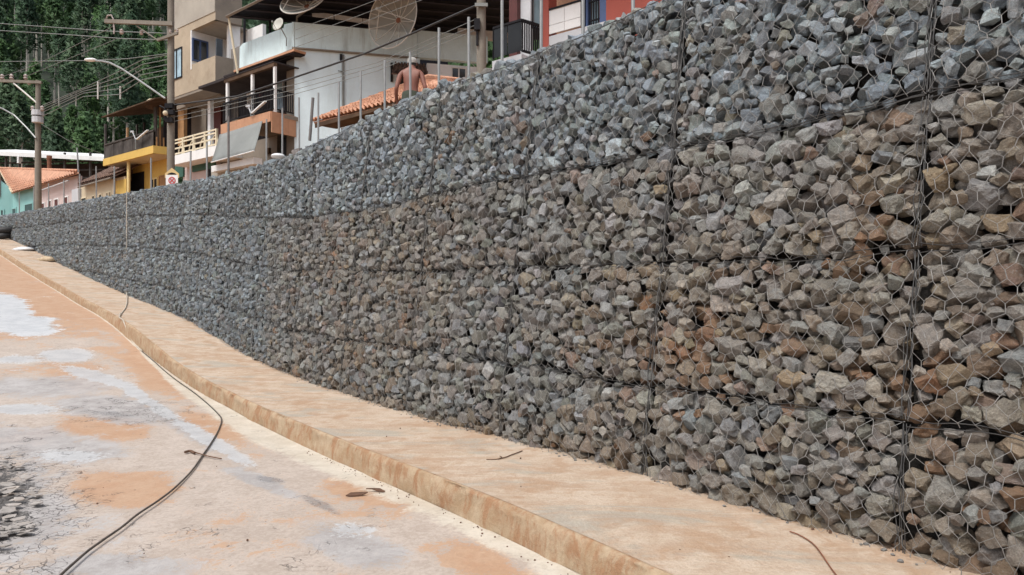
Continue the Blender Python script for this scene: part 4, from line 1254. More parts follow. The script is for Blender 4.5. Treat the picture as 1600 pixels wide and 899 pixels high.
mb = MB(); mb.tube([c0 - bb_ * -.28, c0 + ax * .36 - Vector((0, 0, .12))], .012, 5); mb.boxax(c0 + ax * .36 - Vector((0, 0, .12)), (.03, 0, 0), (0, .05, 0), (0, 0, .03)); part('feed_arm', mb, M['cable_grey'], sdsh)

# ---- tall unfinished apartment block
FBg = Fac(plan(336.5, 37.0), DIRL)
cB = plan(336.5, 37.0)
FBr = Fac(cB, (0.80, 0.66))
bz0 = street_z(300, 38) - 0.5
bg_ = thing('apartment_block', 'tall unpainted beige apartment block with recessed balcony behind the utility pole', 'apartment building', (*cB, bz0))
zf1, zf2 = FBg.z(336, 130), FBg.z(336, 26)              # soffit of this storey, soffit of the next
zop0, zop1 = FBg.z(336, 87), FBg.z(336, 31)
uL, uO = FBg.U(263), FBg.U(299)
L1 = abs(FBg.U(263) - 0)
part('wall', FBg.bx(MB(), uO, uL, zf1, zf2 + .25, -0.22, 0.0), M['beige'], bg_)
part('balcony_parapet', FBg.bx(MB(), 0.0, uO, zf1, zop0, -0.18, 0.0), M['beige'], bg_)
part('balcony_lintel', FBg.bx(MB(), 0.0, uO, zop1, zf2 + .25, -0.22, 0.0), M['beige'], bg_)
part('upper_parapet', FBg.bx(MB(), 0.0, uL, zf2 + .25, FBg.z(263, 3), -0.25, 0.03), M['beige_light'], bg_)
uR = FBr.U(378)
part('side_parapet', FBr.bx(MB(), 0.0, uR, zf1, zop0, -0.2, 0.0), M['grey_render'], bg_)
part('side_lintel', FBr.bx(MB(), 0.0, uR, zop1, FBg.z(263, 3) + .5, -0.2, 0.02), M['grey_render'], bg_)
part('floor_slab', FBg.bx(MB(), 0.05, uL, zf1 - .14, zf1 - .01, -3.0, -0.02), M['grey_render'], bg_)
part('balcony_ceiling', FBg.bx(MB(), 0.2, uO, zop1 + .01, zop1 + .1, -2.3, -0.2), M['beige_light'], bg_)
part('balcony_wall', FBg.bx(MB(), -1.2, uO + .1, zop0 - 1, zop1 + .05, -2.1, -1.9), M['white'], bg_)
part('balcony_side_wall', FBr.bx(MB(), uR * .55, uR, zop0 - .9, zop1 - .02, -0.5, -0.25), M['white'], bg_)
part('balcony_jamb', FBg.bx(MB(), uO - .05, uO + .05, zop0 - .25, zop1, -1.9, 0.02), M['white'], bg_)
jp = FBg.P(uO - .05, 0, 0); FBj = Fac((jp.x, jp.y), (-FBg.n.x, -FBg.n.y))
window(FBj, bg_, 300, 325, 66, 101, M['blue_frame'], M['glass_dark'], .03, .08, 2, ref=325)
part('side_door', FBr.b(MB(), 338, 348, 60, 89, -.3, -.22), M['glass_dark'], bg_)
w_ = window(FBg, bg_, 285, 268, 73, 121, M['black'], M['glass_blue'], 0.0, .07, 2, ref=285)
# ground storey behind the cream railing
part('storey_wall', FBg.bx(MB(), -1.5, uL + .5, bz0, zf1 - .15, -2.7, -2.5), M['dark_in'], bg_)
part('shutter', FBg.b(MB(), 322, 299, 166, 222, -2.49, -2.4, ref=322), M['grey_render'], bg_)
part('timber_post', FBg.b(MB(), 287, 278, 150, 226, -1.4, -1.2, ref=287), M['tan_wood'], bg_)
part('column', FBg.b(MB(), 328.5, 324.5, 0, 0, -1.2, -1.0, zt=zf1 - .15, zb=FBg.z(328, 226)), M['white'], bg_)
part('maroon_door', FBg.b(MB(), 345, 334, 162, 0, -2.4, -2.2, ref=345, zb=FBg.z(328, 230)), M['maroon'], bg_)
part('lintel_beam', FBg.b(MB(), 345, 276, 146, 152, -1.15, -0.95, ref=336), M['grey_render'], bg_)
zs = FBg.z(336, 228, .5)
part('terrace_slab', FBg.bx(MB(), FBg.U(341, .5), FBg.U(266, .5), FBg.z(336, 243, .5), zs, -2.5, .5), M['white'], bg_)
rlz = FBg.z(336, 201, .5)
ua, ub = FBg.U(336.5, .5), FBg.U(268, .5)
for q in range(5):
    um = ua + (ub - ua) * q / 4
    mbp = FBg.bx(MB(), um - .05, um + .05, zs, rlz, .38, .48)
    mbp.prism([FBg.P(um - .16, zs + .02, .41), FBg.P(um + .16, zs + .02, .41), FBg.P(um + .05, zs + .5, .41), FBg.P(um - .05, zs + .5, .41)], Vector((*FBg.n, 0)) * .04)
    part('baluster', mbp, M['cream_rail'], bg_)
for zz in (zs + .06, zs + .34, zs + .62, rlz - .06):
    part('rail', FBg.bx(MB(), ua, ub, zz, zz + .07, .40, .45), M['cream_rail'], bg_)
for q in range(4):
    um, un = ua + (ub - ua) * q / 4, ua + (ub - ua) * (q + 1) / 4
    sg = 1 if un > um else -1
    arc = [FBg.P(um + sg * (.08 + .42 * math.sin(t)), zs + .06 + .5 * math.cos(t), .42) for t in np.linspace(0, math.pi / 2, 7)]
    mbp = MB(); mbp.tube(arc, .03, 5); part('railing_arch', mbp, M['cream_rail'], bg_)
part('ground_wall', FBg.b(MB(), 338, 286, 245, 0, -.6, -.4, ref=338, zb=bz0), M['pink'], bg_)
part('green_panel', FBg.b(MB(), 335, 300, 246, 262, -.38, -.3, ref=335), M['green_dark'], bg_)
part('green_panel', FBg.b(MB(), 286, 270, 255, 276, -.38, -.3, ref=286), M['green_dark'], bg_)
part('dark_opening', FBg.b(MB(), 337, 325, 262, 275, -.38, -.3, ref=337), M['black'], bg_)

# ---- yellow house with timber verandah
FY = Fac(plan(239.5, 42.0), DIRL)
yc = plan(239.5, 42.0)
FYr = Fac(yc, (0.80, 0.62))
yz0 = street_z(220, 43) - 0.5
yh = thing('yellow_house', 'yellow house with a dark timber verandah on its upper floor', 'house', (*yc, yz0))
zs, zsb = FY.z(239.5, 227.5), FY.z(239.5, 239.5)
uL = FY.U(161)
part('slab_edge', FY.bx(MB(), 0.0, uL, zsb, zs, -0.15, 0.0), M['yellow'], yh)
part('slab_side', FYr.bx(MB(), 0.0, FYr.U(266), zsb, zs, -0.16, -0.004), M['yellow'], yh)
part('soffit', FY.bx(MB(), 0.05, uL, zsb + .03, zsb + .16, -3.0, -0.16), M['cream'], yh)
part('wall', FY.bx(MB(), FY.U(266, -1.4), FY.U(196, -1.4), yz0, zsb + .02, -1.6, -1.4), M['yellow'], yh)
part('wall_end', FY.bx(MB(), FY.U(196, -1.4), FY.U(163, -1.4), yz0, FY.z(196, 284, -1.4), -1.6, -1.4), M['yellow'], yh)
part('garage_opening', FY.b(MB(), 224.5, 201, 268, 0, -1.42, -1.36, ref=224, zb=yz0), M['black'], yh)
for p_ in (199.5,):
    part('column', FY.b(MB(), p_ + 1.4, p_ - 1.4, 0, 0, -.4, -.3, zt=zsb + .03, zb=yz0), M['yellow_pale'], yh)
window(FY, yh, 247, 235, 277, 297, M['yellow_pale'], M['glass_dark'], -1.39, .09, 2, ref=247)
window(FY, yh, 259, 249, 273, 296, M['tan_wood'], M['tan_wood'], -1.39, .09, 1, ref=259)
part('rubble_roof', FY.b(MB(), 197, 178, 264, 282, -1.9, -1.0, ref=197), M['clay_dark'], yh)
# verandah
zr = FY.z(239.5, 203)
nb_ = 10
ua, ub = FY.U(239.5, -.1), FY.U(163.5, -.1)
for q in range(nb_):
    a, b_ = ua + (ub - ua) * q / nb_, ua + (ub - ua) * (q + 1) / nb_
    part('board', FY.bx(MB(), min(a, b_) + .012, max(a, b_) - .012, zs + .03, zr - .05 - .02 * (q % 3), -.14 - .012 * (q % 2), -.10 - .012 * (q % 2)), M['grey_wood'], yh)
part('handrail', FY.bx(MB(), min(ua, ub), max(ua, ub), zr - .04, zr + .05, -.2, -.06), M['grey_wood'], yh)
ze = FY.z(239.5, 164)
for p_, m_, w_ in ((241.5, 'grey_wood', 1.7), (163.5, 'grey_wood', 1.0), (198, 'tan_wood', .8), (213, 'grey_wood', .8), (224, 'grey_wood', .8)):
    dd = -.25 if p_ in (241.5, 163.5) else -1.6
    part('post', FY.b(MB(), p_ + w_, p_ - w_, 0, 0, dd - .1, dd, zt=ze - .02, zb=zs), M[m_], yh)
part('post', FYr.b(MB(), 249, 251.5, 0, 0, -.5, -.4, zt=ze, zb=zs), M['tan_wood'], yh)
for p_ in (245, 256):
    part('baluster', FYr.b(MB(), p_ - .9, p_ + .9, 214, 0, -.14, -.06, ref=245, zb=zs), M['tan_wood'], yh)
part('verandah_wall', FY.bx(MB(), -1.5, uL, zs, ze - .03, -3.1, -2.9), M['brown_wood'], yh)
for pa, pb in ((209, 201), (224, 214), (238, 228)):
    part('dark_opening', FY.b(MB(), pb, pa, 0, 0, -2.9, -2.85, zt=ze - .5, zb=zs), M['black'], yh)
e0, e1 = FY.P(FY.U(242, .55), ze, .55), FY.P(FY.U(158.5, .55), ze, .55)
r0, r1 = FY.P(FY.U(242, .55) - .3, ze + 1.0, -2.6), FY.P(FY.U(158.5, .55), ze + .85, -2.6)
mb = MB(); mb.prism([e0, e1, r1, r0], (0, 0, .07)); part('roof', mb, M['brown_wood'], yh)
b0, b1 = FY.P(FY.U(242, .55) - .3, ze + .8, -5.6), FY.P(FY.U(158.5, .55), ze + .1, -5.6)
mb = MB(); mb.prism([r0, r1, b1, b0], (0, 0, .07)); part('roof', mb, M['brown_wood'], yh)
mb = MB(); mb.tube([W(222, 164, 43.5), W(233, 156.3, 42.5), W(262, 153.8, 42.2)], .06, 5); part('pale_fascia', mb, M['cream'], yh)
mb = MB(); mb.prism([W(222, 166, 43.5), W(233, 158, 42.5), W(266, 155, 42.2), W(266, 178, 42.6), W(240, 172, 42.8)], (0, 2.5, .1)); part('side_roof', mb, M['brown_wood'], yh)
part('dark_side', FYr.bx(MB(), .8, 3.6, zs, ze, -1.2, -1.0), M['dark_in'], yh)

# small lamps on stems in front of the two verandahs
def led_lamp(fac, px, yb, yk, tip, cap, label, d):
    root = thing('street_lamp', label, 'lamp', tuple(fac.pt(px, yb, d)), 'lamps on the verandah railings')
    k = fac.pt(px, yk, d)
    mb = MB(); mb.tube([fac.pt(px, yb, d), k], .03, 6); part('stem', mb, M['cable_grey'], root)
    mb = MB(); mb.tube([k, fac.pt(*cap, d)], .03, 6); mb.boxax(fac.pt(*cap, d), (.1, 0, 0), (0, .06, 0), (0, 0, .05)); part('bracket', mb, M['pale_grey'], root)
    a, b_ = fac.pt(px + 2, yk, d), fac.pt(*tip, d)
    mb = MB(); ax_ = (b_ - a); up = Vector((0, 0, 1)); mb.boxax((a + b_) / 2, ax_ / 2, Vector((*fac.n, 0)) * .05, ax_.cross(Vector((*fac.n, 0))).normalized() * .028); part('lamp_head', mb, M['white'], root)
led_lamp(FY, 212, 233, 218, (231, 203.5), (207, 206), 'lamp with a slanting white arm on the dark timber railing', .1)
led_lamp(FL, 392, 182, 177, (415, 158.5), (388, 166), 'lamp with a slanting white arm above the grey awning', 1.3)

# ---- row of low houses on the left
FRw = Fac((-24.0, 45.3), DIRL)
cr0 = street_z(150, 47.5) - 0.6
crh = thing('cream_house', 'long low cream house with a sagging dark roof beside the yellow house', 'house', (-25.6, 46.6, cr0))
zev = FRw.z(170, 280)
part('wall', FRw.bx(MB(), FRw.U(195), FRw.U(121.5), cr0, zev - .05, -.25, 0.0), M['cream'], crh)
part('yellow_wall', FRw.bx(MB(), FRw.U(197, .02), FRw.U(177, .02), cr0, FRw.z(186, 282), -.1, 0.02), M['yellow'], crh)
part('pilaster', FRw.bx(MB(), FRw.U(179.5, .08), FRw.U(175, .08), cr0, FRw.z(178, 281, .08), -.1, 0.08), M['cream'], crh)
tile_roof('roof_tiles', FRw.pt(121, 288, .5), FRw.pt(181, 272.5, .5), FRw.P(FRw.U(196), FRw.z(160, 261, -2.2) , -2.4), FRw.P(FRw.U(121), FRw.z(121, 273, -2.2), -2.4), 22, 6, M['clay_dark'], crh)['kind'] = 'stuff'
mb = MB(); mb.tube([FRw.pt(122, 293, .55), FRw.pt(173, 278.5, .55)], .06, 6); part('rain_gutter', mb, M['grey_render'], crh)
for (a, b_, t_, o_) in ((135.5, 127, 308, 318), (148.5, 144, 305, 313), (159.5, 155, 302.5, 312), (169.5, 166.5, 300, 309), (173.5, 170.5, 299, 308)):
    window(FRw, crh, a, b_, t_, o_ + 5, M['cream_rail'], M['glass_dark'], 0.01, .06, 1, ref=a)
pk0 = street_z(95, 52) - 0.6
pk = thing('pink_house', 'low pale pink house with narrow dark windows under the orange tiled roof', 'house', (-31.5, 51.5, pk0))
part('wall', FRw.bx(MB(), FRw.U(120.9), FRw.U(63.5), pk0, FRw.z(110, 277), -.3, -0.02), M['pink'], pk)
part('pilaster', FRw.bx(MB(), FRw.U(122.3, .2), FRw.U(112, .2), pk0, FRw.z(120, 295, .2), -.3, .2), M['pale_grey'], pk)
for (a, b_, t_) in ((70.5, 63.9, 316), (81, 75, 312), (92, 85, 309.5), (107, 100, 306)):
    window(FRw, pk, a, b_, t_, t_ + 15.5, M['white'], M['maroon'], 0.0, .08, 1, ref=a)
mb = MB(); mb.tube([FRw.pt(64, 298, .35), FRw.pt(107, 282.5, .35)], .05, 6); part('rain_gutter', mb, M['pale_grey'], pk)
tq0 = street_z(30, 57) - 0.8
tq = thing('turquoise_house', 'turquoise house with an orange clay tiled roof at the far left', 'house', (-37.5, 56.5, tq0))
part('wall', FRw.bx(MB(), FRw.U(63), FRw.U(20), tq0, FRw.z(30, 296), -.3, 0.0), M['turq'], tq)
cT = FRw.P(FRw.U(20), 0, 0)
FTs = Fac((cT.x, cT.y), (-1.0, -0.10))
part('gable_wall', MB().prism([FTs.P(0, tq0, 0), FTs.P(8, tq0, 0), FTs.P(8, FTs.z(20, 240), 0), FTs.P(2.2, FTs.z(20, 262), 0), FTs.P(0, FTs.z(20, 299), 0)], (0, .25, 0)), M['turq'], tq)
part('gable_shade', FTs.bx(MB(), .9, 8, FTs.z(20, 308), FTs.z(20, 270), -.02, .08), M['grey_render'], tq)
for (a, b_, t_, o_) in ((52, 39, 316, 345), (26, 18.5, 324, 345)):
    window(FRw, tq, a, b_, t_, o_, M['turq'], M['glass_dark'], 0.01, .10, 1, ref=a)
window(FTs, tq, 0, 7, 327, 345, M['turq'], M['glass_dark'], 0.01, .10, 1)
tile_roof('roof_tiles', FRw.pt(19.5, 301, .45), FRw.pt(121, 270.5, .45), W(122, 267, 52.5), W(-1, 263, 64), 30, 12, M['clay'], tq, 0.05)['kind'] = 'stuff'
rdg = MB(); rdg.tube([W(-1, 263, 64), W(122, 267, 52.5)], .12, 6); part('ridge_cap', rdg, M['clay'], tq)
vg = MB(); vg.tube([FRw.pt(19.5, 301.5, .45), W(-1, 264, 64)], .09, 6); part('verge', vg, M['cream'], tq)

# ---- open shed with white roof
shz = street_z(80, 60)
sh = thing('open_shed', 'long open shed with a white metal roof behind the tiled roofs', 'shed', (*plan(80, 64), shz - .5))
FSd = Fac(plan(0, 66), (1, -0.13))
mb = MB(); a, b_ = FSd.pt(-40, 236, 0), FSd.pt(164, 246.5, 0)
mb.prism([a, b_, b_ + Vector((-.3, 6, 1.2)), a + Vector((-.3, 6, 1.2))], (0, 0, .07)); part('roof', mb, M['white_metal'], sh)
mb = MB(); mb.prism([a - Vector((0, .03, .30)), b_ - Vector((0, .03, .30)), b_ - Vector((0, .03, -.06)), a - Vector((0, .03, -.06))], (0, .05, 0)); part('fascia', mb, M['white_metal'], sh)
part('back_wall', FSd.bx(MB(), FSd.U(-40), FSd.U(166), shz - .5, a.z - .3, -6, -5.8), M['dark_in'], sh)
for p_ in (8, 29, 100, 140):
    part('post', FSd.b(MB(), p_ - .9, p_ + .9, 0, 0, -.5, -.3, zt=a.z - .3, zb=shz - .5), M['grey_wood'], sh)
part('white_post', FSd.b(MB(), 26.5, 29, 245, 255, -.2, .1), M['white'], sh)
for zz in (.9, 1.7, 2.4):
    part('shelf_beam', FSd.bx(MB(), FSd.U(-30), FSd.U(165), a.z - zz - .12, a.z - zz, -1.2, -1.0), M['grey_wood'], sh)
mb = MB(); mb.tube([W(77, 300, 60), W(77, 248, 60)], .16, 10); mb.tube([W(77, 249, 60), W(77, 243.5, 60)], .2, 10)
tag(obj('flue_pipe', mb, M['rust'], None), 'rusty brown flue pipe rising above the orange tiled roof', 'flue')

# ---- low house with clay tiles in front of the cyan house
zrf = lambda px, py, Y: W(px, py, Y)
hr0 = street_z(600, 19) - .4
hh = thing('tiled_house', 'low house under a clay tiled roof just behind the wall beside the shirtless man', 'house', (*plan(620, 20.5), hr0))
eA, eM, eR2, eR1 = zrf(489, 189, 22), zrf(720, 136, 17.6), zrf(717.5, 126, 20.6), zrf(670, 120, 21.4)
tile_roof('roof_tiles', eA, eM, eR2, eR1, 34, 12, M['clay'], hh, 0.045)['kind'] = 'stuff'
rr = MB(); rr.tube([eA + Vector((0, 0, .02)), eR1 + Vector((0, 0, .02)), eR2 + Vector((0, 0, .02))], .06, 6); part('ridge_cap', rr, M['clay'], hh)
FH = Fac((eA.x, eA.y), (eM.x - eA.x, eM.y - eA.y))
part('eave_board', FH.bx(MB(), 0.05, FH.U(715), eA.z - .21, eA.z - .09, -.07, -0.03), M['brown_wood'], hh)
part('soffit', FH.bx(MB(), 0.1, FH.U(715), eA.z - .14, eA.z - .10, -.75, -0.08), M['brown_wood'], hh)
part('wall', FH.bx(MB(), .35, FH.U(715), hr0, eA.z - .15, -.95, -.75), M['beige'], hh)
part('side_wall', FH.bx(MB(), .35, .5, hr0, eA.z - .15, -3.5, -.96), M['cream'], hh)

# ------------------------------------------------------------------ poles, wires
def pole(name, label, px, Y, r0, r1, ytop, mat):
    x, y = plan(px, Y); z0 = zterr(x, y) - .6
    zt = E + (HZ - ytop) / F * Y
    root = thing(name, label, 'utility pole', (x, y, z0), 'poles along the upper street')
    mb = MB(); mb.tube([(x, y, z0), (x, y, (z0 + zt) / 2), (x, y, zt)], [r0, (r0 + r1) / 2, r1], 14); part('shaft', mb, mat, root, smooth=True)
    return root, x, y
def insulator(parent, p, s=1.0):
    mb = MB(); mb.tube([p, p + Vector((0, 0, .06 * s)), p + Vector((0, 0, .1 * s)), p + Vector((0, 0, .16 * s)), p + Vector((0, 0, .22 * s))], [.03 * s, .09 * s, .05 * s, .08 * s, .03 * s], 8)
    return part('insulator', mb, M['insul'], parent)
pA, xA, yA = pole('utility_pole', 'thick concrete utility pole in front of the cyan house, right of the tiled roof', 752, 23.0, .165, .14, -60, M['concrete_pole'])
mb = MB(); mb.boxax(W(745.5, 39, 22.8), (.09, 0, 0), (0, .09, 0), (0, 0, .17)); mb.boxax(W(745.5, 58, 22.85), (.03, 0, 0), (0, .05, 0), (0, 0, .26)); part('black_box', mb, M['black'], pA)
mb = MB(); mb.tube([(xA, yA - .17, W(752, 12, 23).z), (xA, yA + .17, W(752, 12, 23).z)], .05, 8); mb.boxax(W(752, 8, 22.8), (.2, 0, 0), (0, .04, 0), (0, 0, .05)); part('clamp', mb, M['cable_grey'], pA)
pB, xB, yB = pole('utility_pole', 'grey utility pole carrying a no-stopping sign and a curved lamp arm', 267, 29.0, .155, .12, -70, M['concrete_pole'])
mb = MB(); a, b_ = W(164, 33.5, 29.6), W(270, 37.5, 28.8)
mb.boxax((a + b_) / 2, (b_ - a) / 2, (0, .06, 0), (0, 0, .075)); arm = part('crossarm', mb, M['concrete_pole'], pB)
mb = MB(); mb.tube([W(246, 63, 29.0), W(214, 41, 29.3)], .03, 6); part('arm_brace', mb, M['concrete_pole'], pB)
mb = MB(); mb.tube([W(166, 30, 29.6), W(168, 24.5, 29.5), W(174, 24, 29.5), W(177, 30, 29.5), W(178.5, 46, 29.5), W(178, 53, 29.5)], .03, 6); part('hook', mb, M['insul'], arm)
insulator(arm, W(190, 54, 29.5), 1.0); insulator(arm, W(221, 55, 29.4), .9)
mb = MB(); a, b_ = W(246, 63, 28.8), W(278, 52, 28.8); mb.boxax((a + b_) / 2, (b_ - a) / 2, (0, .05, 0), (0, 0, .05)); arm2 = part('short_arm', mb, M['concrete_pole'], pB)
insulator(arm2, W(277, 52, 28.8), .7); insulator(arm2, W(266, 53, 28.8), .7)
mb = MB(); mb.tube([W(258, 154, 28.8), W(225, 131, 29.2), W(190, 107.5, 29.6), W(172, 98.5, 29.8), W(160, 96, 29.9), W(150, 95.3, 30)], .038, 7); la = part('lamp_arm', mb, M['post'], pB)
mb = MB(); mb.sphere(W(141.5, 93.8, 30.05), .26, 12, 8, (1, .45, .28)); part('lamp_head', mb, M['white'], la)
mb = MB()
for zz, ww in ((166, .15), (176, .19), (188, .13)): mb.boxax(W(265, zz, 28.75), (ww, 0, 0), (0, .1, 0), (0, 0, .09))
mb.tube([W(250, 166, 28.7), W(258, 170, 28.7), W(258, 188, 28.7)], .05, 6)
part('cable_box', mb, M['black'], pB)
mb = MB(); mb.sphere(W(258.5, 177, 28.6), .1, 10, 6); part('photocell', mb, M['cream'], pB)
# sign plates on pole B
sg = thing('traffic_sign', 'no-stopping sign with red crossed ring under an amber speed-hump plate', 'traffic sign', tuple(W(268, 288, 28.55)))
Ys = 28.55
mb = MB(); mb.prism([W(257.5, 278, Ys), W(279.5, 278, Ys), W(279.5, 271.5, Ys), W(268.5, 262.5, Ys), W(257.5, 271.5, Ys)], (0, .02, 0)); amb = part('amber_plate', mb, M['sign_amber'], sg)
hp = [W(x, y, Ys - .012) for x, y in ((261.5, 273), (275.5, 273), (275, 271.8), (272, 270.6), (268.5, 269.6), (265, 270.6), (262, 271.8))]
mb = MB(); mb.prism(hp, (0, .01, 0)); part('hump_symbol', mb, M['black'], amb)
mb = MB(); mb.prism([W(259, 290, Ys - .006), W(278, 290, Ys - .006), W(278, 273.6, Ys - .006), W(259, 273.6, Ys - .006)], (0, .02, 0)); wp = part('white_plate', mb, M['white'], sg)
cc = W(268.6, 282.2, Ys - .02); rr_ = 5.6 / F * Ys
mb = MB()
ring = [cc + Vector((math.cos(t) * rr_, 0, math.sin(t) * rr_)) for t in np.linspace(0, 2 * math.pi, 33)]
inn = [cc + Vector((math.cos(t) * rr_ * .78, 0, math.sin(t) * rr_ * .78)) for t in np.linspace(0, 2 * math.pi, 33)]
for q in range(32): mb.prism([ring[q], ring[q + 1], inn[q + 1], inn[q]], (0, .006, 0))
for sgn in (-1, 1):
    d_ = Vector((.707, 0, .707 * sgn)); mb.boxax(cc + Vector((0, .004 + .001 * sgn, 0)), d_ * rr_ * .82, Vector((-d_.z, 0, d_.x)) * rr_ * .12, (0, .003, 0))
part('red_ring', mb, M['sign_red'], wp)
mb = MB(); mb.tube([cc + Vector((0, .014, 0)), cc + Vector((0, .010, 0))], rr_ * .95, 28); part('pale_disc', mb, M['pale_grey'], wp)
pC, xC, yC = pole('utility_pole', 'far left utility pole with a wooden crossarm in front of the turquoise house', 59.5, 43.0, .20, .13, 126, M['concrete_pole'])
mb = MB(); a, b_ = W(-25, 125.5, 43.4), W(65, 129, 42.8); mb.boxax((a + b_) / 2, (b_ - a) / 2, (0, .06, 0), (0, 0, .075)); armC = part('crossarm', mb, M['concrete_pole'], pC)
for p_ in (3.5, 18, 40): insulator(armC, W(p_, 125, 43.2), 1.5)
insulator(armC, W(45, 133, 43), 1.2)
mb = MB(); mb.tube([W(21, 130, 43.1), W(57.5, 161, 42.9)], .05, 6); part('arm_brace', mb, M['dish_white'], pC)
mb = MB(); mb.tube([W(59, 181, 42.75), W(59, 173, 42.75)], .32, 12); mb.tube([W(59, 192, 42.75), W(59, 183, 42.75)], .30, 12); part('transformer', mb, M['pale_grey'], pC)
for p_ in (51, 66): insulator(pC, W(p_, 174, 42.6), 1.4)
mb = MB(); mb.tube([W(56, 216, 42.8), W(42, 200, 43.2), W(22, 180, 43.6), W(4, 170, 44), W(-12, 165, 44.2)], .045, 7); part('lamp_arm', mb, M['post'], pC)

def wire(name, label, pts, r, mat='cable', group='overhead wires'):
    """catenary-like run through photo points (px, py, Y)"""
    P = [W(*p) for p in pts]
    out = []
    for a, b_ in zip(P[:-1], P[1:]):
        for q in range(6): out.append(a.lerp(b_, q / 6))
    out.append(P[-1])
    mb = MB(); mb.tube(out, r, 5)
    return tag(obj(name, mb, M[mat], None), label, 'wire', group)
wire('overhead_cable', 'thick dark cable crossing the cyan house side wall to the concrete pole', [(268, 165, 28.9), (370, 151, 27.5), (460, 121.5, 26.2), (570, 84, 25), (650, 50, 24), (751, 6, 23)], .035)
for q, (ya, yb, yc_) in enumerate(((132, 98, 47), (140, 104, 56), (147, 111, 64))):
    wire('overhead_wire', ('upper', 'middle', 'lower')[q] + ' thin grey wire under the thick cable across the cyan wall', [(268, ya + 44, 28.9), (462, ya, 26.2), (590, yb, 24.8), (751, yc_ - 20, 23)], .010, 'cable_grey')
for q, y0 in enumerate((47, 61, 74)):
    wire('overhead_wire', ('first', 'second', 'third')[q] + ' faint wire slanting over the dark roof beside the large mesh dish', [(462, y0, 26.3), (560, y0 - 36, 25), (680, y0 - 82, 23.7)], .009, 'cable_grey')
wire('overhead_wire', 'highest wire crossing the forest to the tall pole crossarm', [(-60, 33.5, 46), (0, 37, 42), (170, 49, 33), (264, 52.5, 29)], .018, 'cable_grey')
wire('overhead_wire', 'second wire crossing the forest just under the highest one', [(-60, 44, 46), (0, 48, 42), (98, 54, 36), (190, 60.5, 31), (265, 63, 29)], .018, 'cable_grey')
wire('overhead_wire', 'level wire passing behind the curved lamp head across the forest', [(-60, 97, 46), (0, 96.5, 42), (135, 95, 34), (200, 92, 31), (263, 84, 29)], .016, 'cable_grey')
for q, (a, b_) in enumerate(((165, 86), (168, 93), (172, 101), (176, 109), (182, 117))):
    wire('overhead_wire', ('topmost', 'second', 'third', 'fourth', 'lowest')[q] + ' line of the wire bundle rising from the left pole to the tall pole', [(66, a, 42.6), (130, a - 27 - q, 37), (186, 112 + q * 9, 33), (222, b_ + 8, 31), (263, b_, 29)], .016, 'cable_grey')
wire('overhead_wire', 'wire from the left crossarm up across the forest to the long arm', [(3.5, 120, 43.2), (50, 104, 40), (100, 80, 36), (168, 46, 31), (178, 40, 30)], .012, 'cable_grey')
wire('overhead_wire', 'wire from the inner crossarm insulator across the forest', [(40, 120, 43.2), (100, 95, 38), (180, 62, 31)], .012, 'cable_grey')
wire('service_wire', 'service wire sloping from the left pole to the yellow house', [(66, 195, 42.6), (110, 222, 43), (163, 242, 44.5)], .016, 'cable_grey')
for q, p_ in enumerate((153, 188)):
    mb = MB(); mb.tube([W(p_, 128 if q == 0 else 135, 34.5), W(p_, 155, 34.5)], .035, 6)
    tag(obj('wire_spacer', mb, M['dish_white'], None), ('pale spacer hanging on the wire bundle left of the lamp arm', 'dull spacer hanging on the wire bundle under the lamp arm')[q], 'spacer')

# ------------------------------------------------------------------ fence posts standing on the wall
posts = [(28, 301, 'in front of the turquoise gable'), (50, 292, 'before the turquoise window'), (72, 287, 'before the first pink house window'), (95, 281, 'before the pink house between two windows'),
         (119, 272, 'at the pink house pilaster'), (144, 260, 'before the cream house wall'), (171, 260, 'at the right end of the cream house'), (228, 247, 'before the yellow house beside its garage'),
         (289, 236, 'right of the traffic sign'), (315, 224, 'before the cream railing'), (409, 187, 'at the open end of the grey awning'), (434, 169, 'before the dark door under the verandah'),
         (461, 153, 'at the corner of the cyan house'), (491, 145, 'at the left tip of the tiled roof'), (524, 128, 'before the left part of the tiled roof'), (558.5, 112, 'before the middle of the tiled roof'),
         (597, 95, 'left of the shirtless man'), (638, 82, 'in front of the shirtless man'), (683, 44, 'right of the shirtless man'), (731, 27, 'just left of the thick concrete pole'),
         (784, -6, 'before the glazed balcony'), (846, -8, 'at the red pillar'), (913, -8, 'beside the blue framed gate'), (992, -8, 'before the red wall at the top of the photo')]
for q, (p_, yt, wh) in enumerate(posts):
    s = s_of_px(p_)
    for _ in range(4):
        b0 = wallpt(s, ztop(s), -.32)
        s += (p_ - (800 + F * b0[0] / b0[1])) / -qof(p_) * 1.0
    b0 = Vector([float(v) for v in wallpt(s, float(ztop(s)) - .25, -.32)])
    zt = E + (HZ - yt) / F * b0.y
    mb = MB(); lean = Vector((random.uniform(-.006, .006), random.uniform(-.02, .02), 0))
    r_ = .018 if p_ > 400 else .024
    mb.tube([b0, b0 + lean + Vector((0, 0, zt - b0.z))], r_, 8)
    o = obj('fence_post', mb, M['post'], None, smooth=True)
    tag(o, 'thin galvanized fence post ' + wh, 'fence post', 'bare fence posts along the wall top')
    if q % 3 == 1 and p_ > 300:
        pass
for (p_, y0, y1, pb, lab_) in ((357, 182, 268, 357, 'dark thin pipe post in front of the grey awning'), (489, 153, 216, 484, 'dark leaning pipe post beside the left tip of the tiled roof'), (120.5, 231, 274, 123, 'tall slanted pale pipe behind the roof end of the pink house')):
    s = s_of_px(p_); Yp = float(wallpt(s, ztop(s), -.8)[1]) if p_ > 200 else 50.5
    mb = MB(); mb.tube([W(pb, y1 + 4, Yp), W(p_, y0, Yp)], .026 if p_ > 200 else .05, 8)
    tag(obj('pipe_post', mb, M['post_rust'] if p_ > 200 else M['post'], None, smooth=True), lab_, 'post')
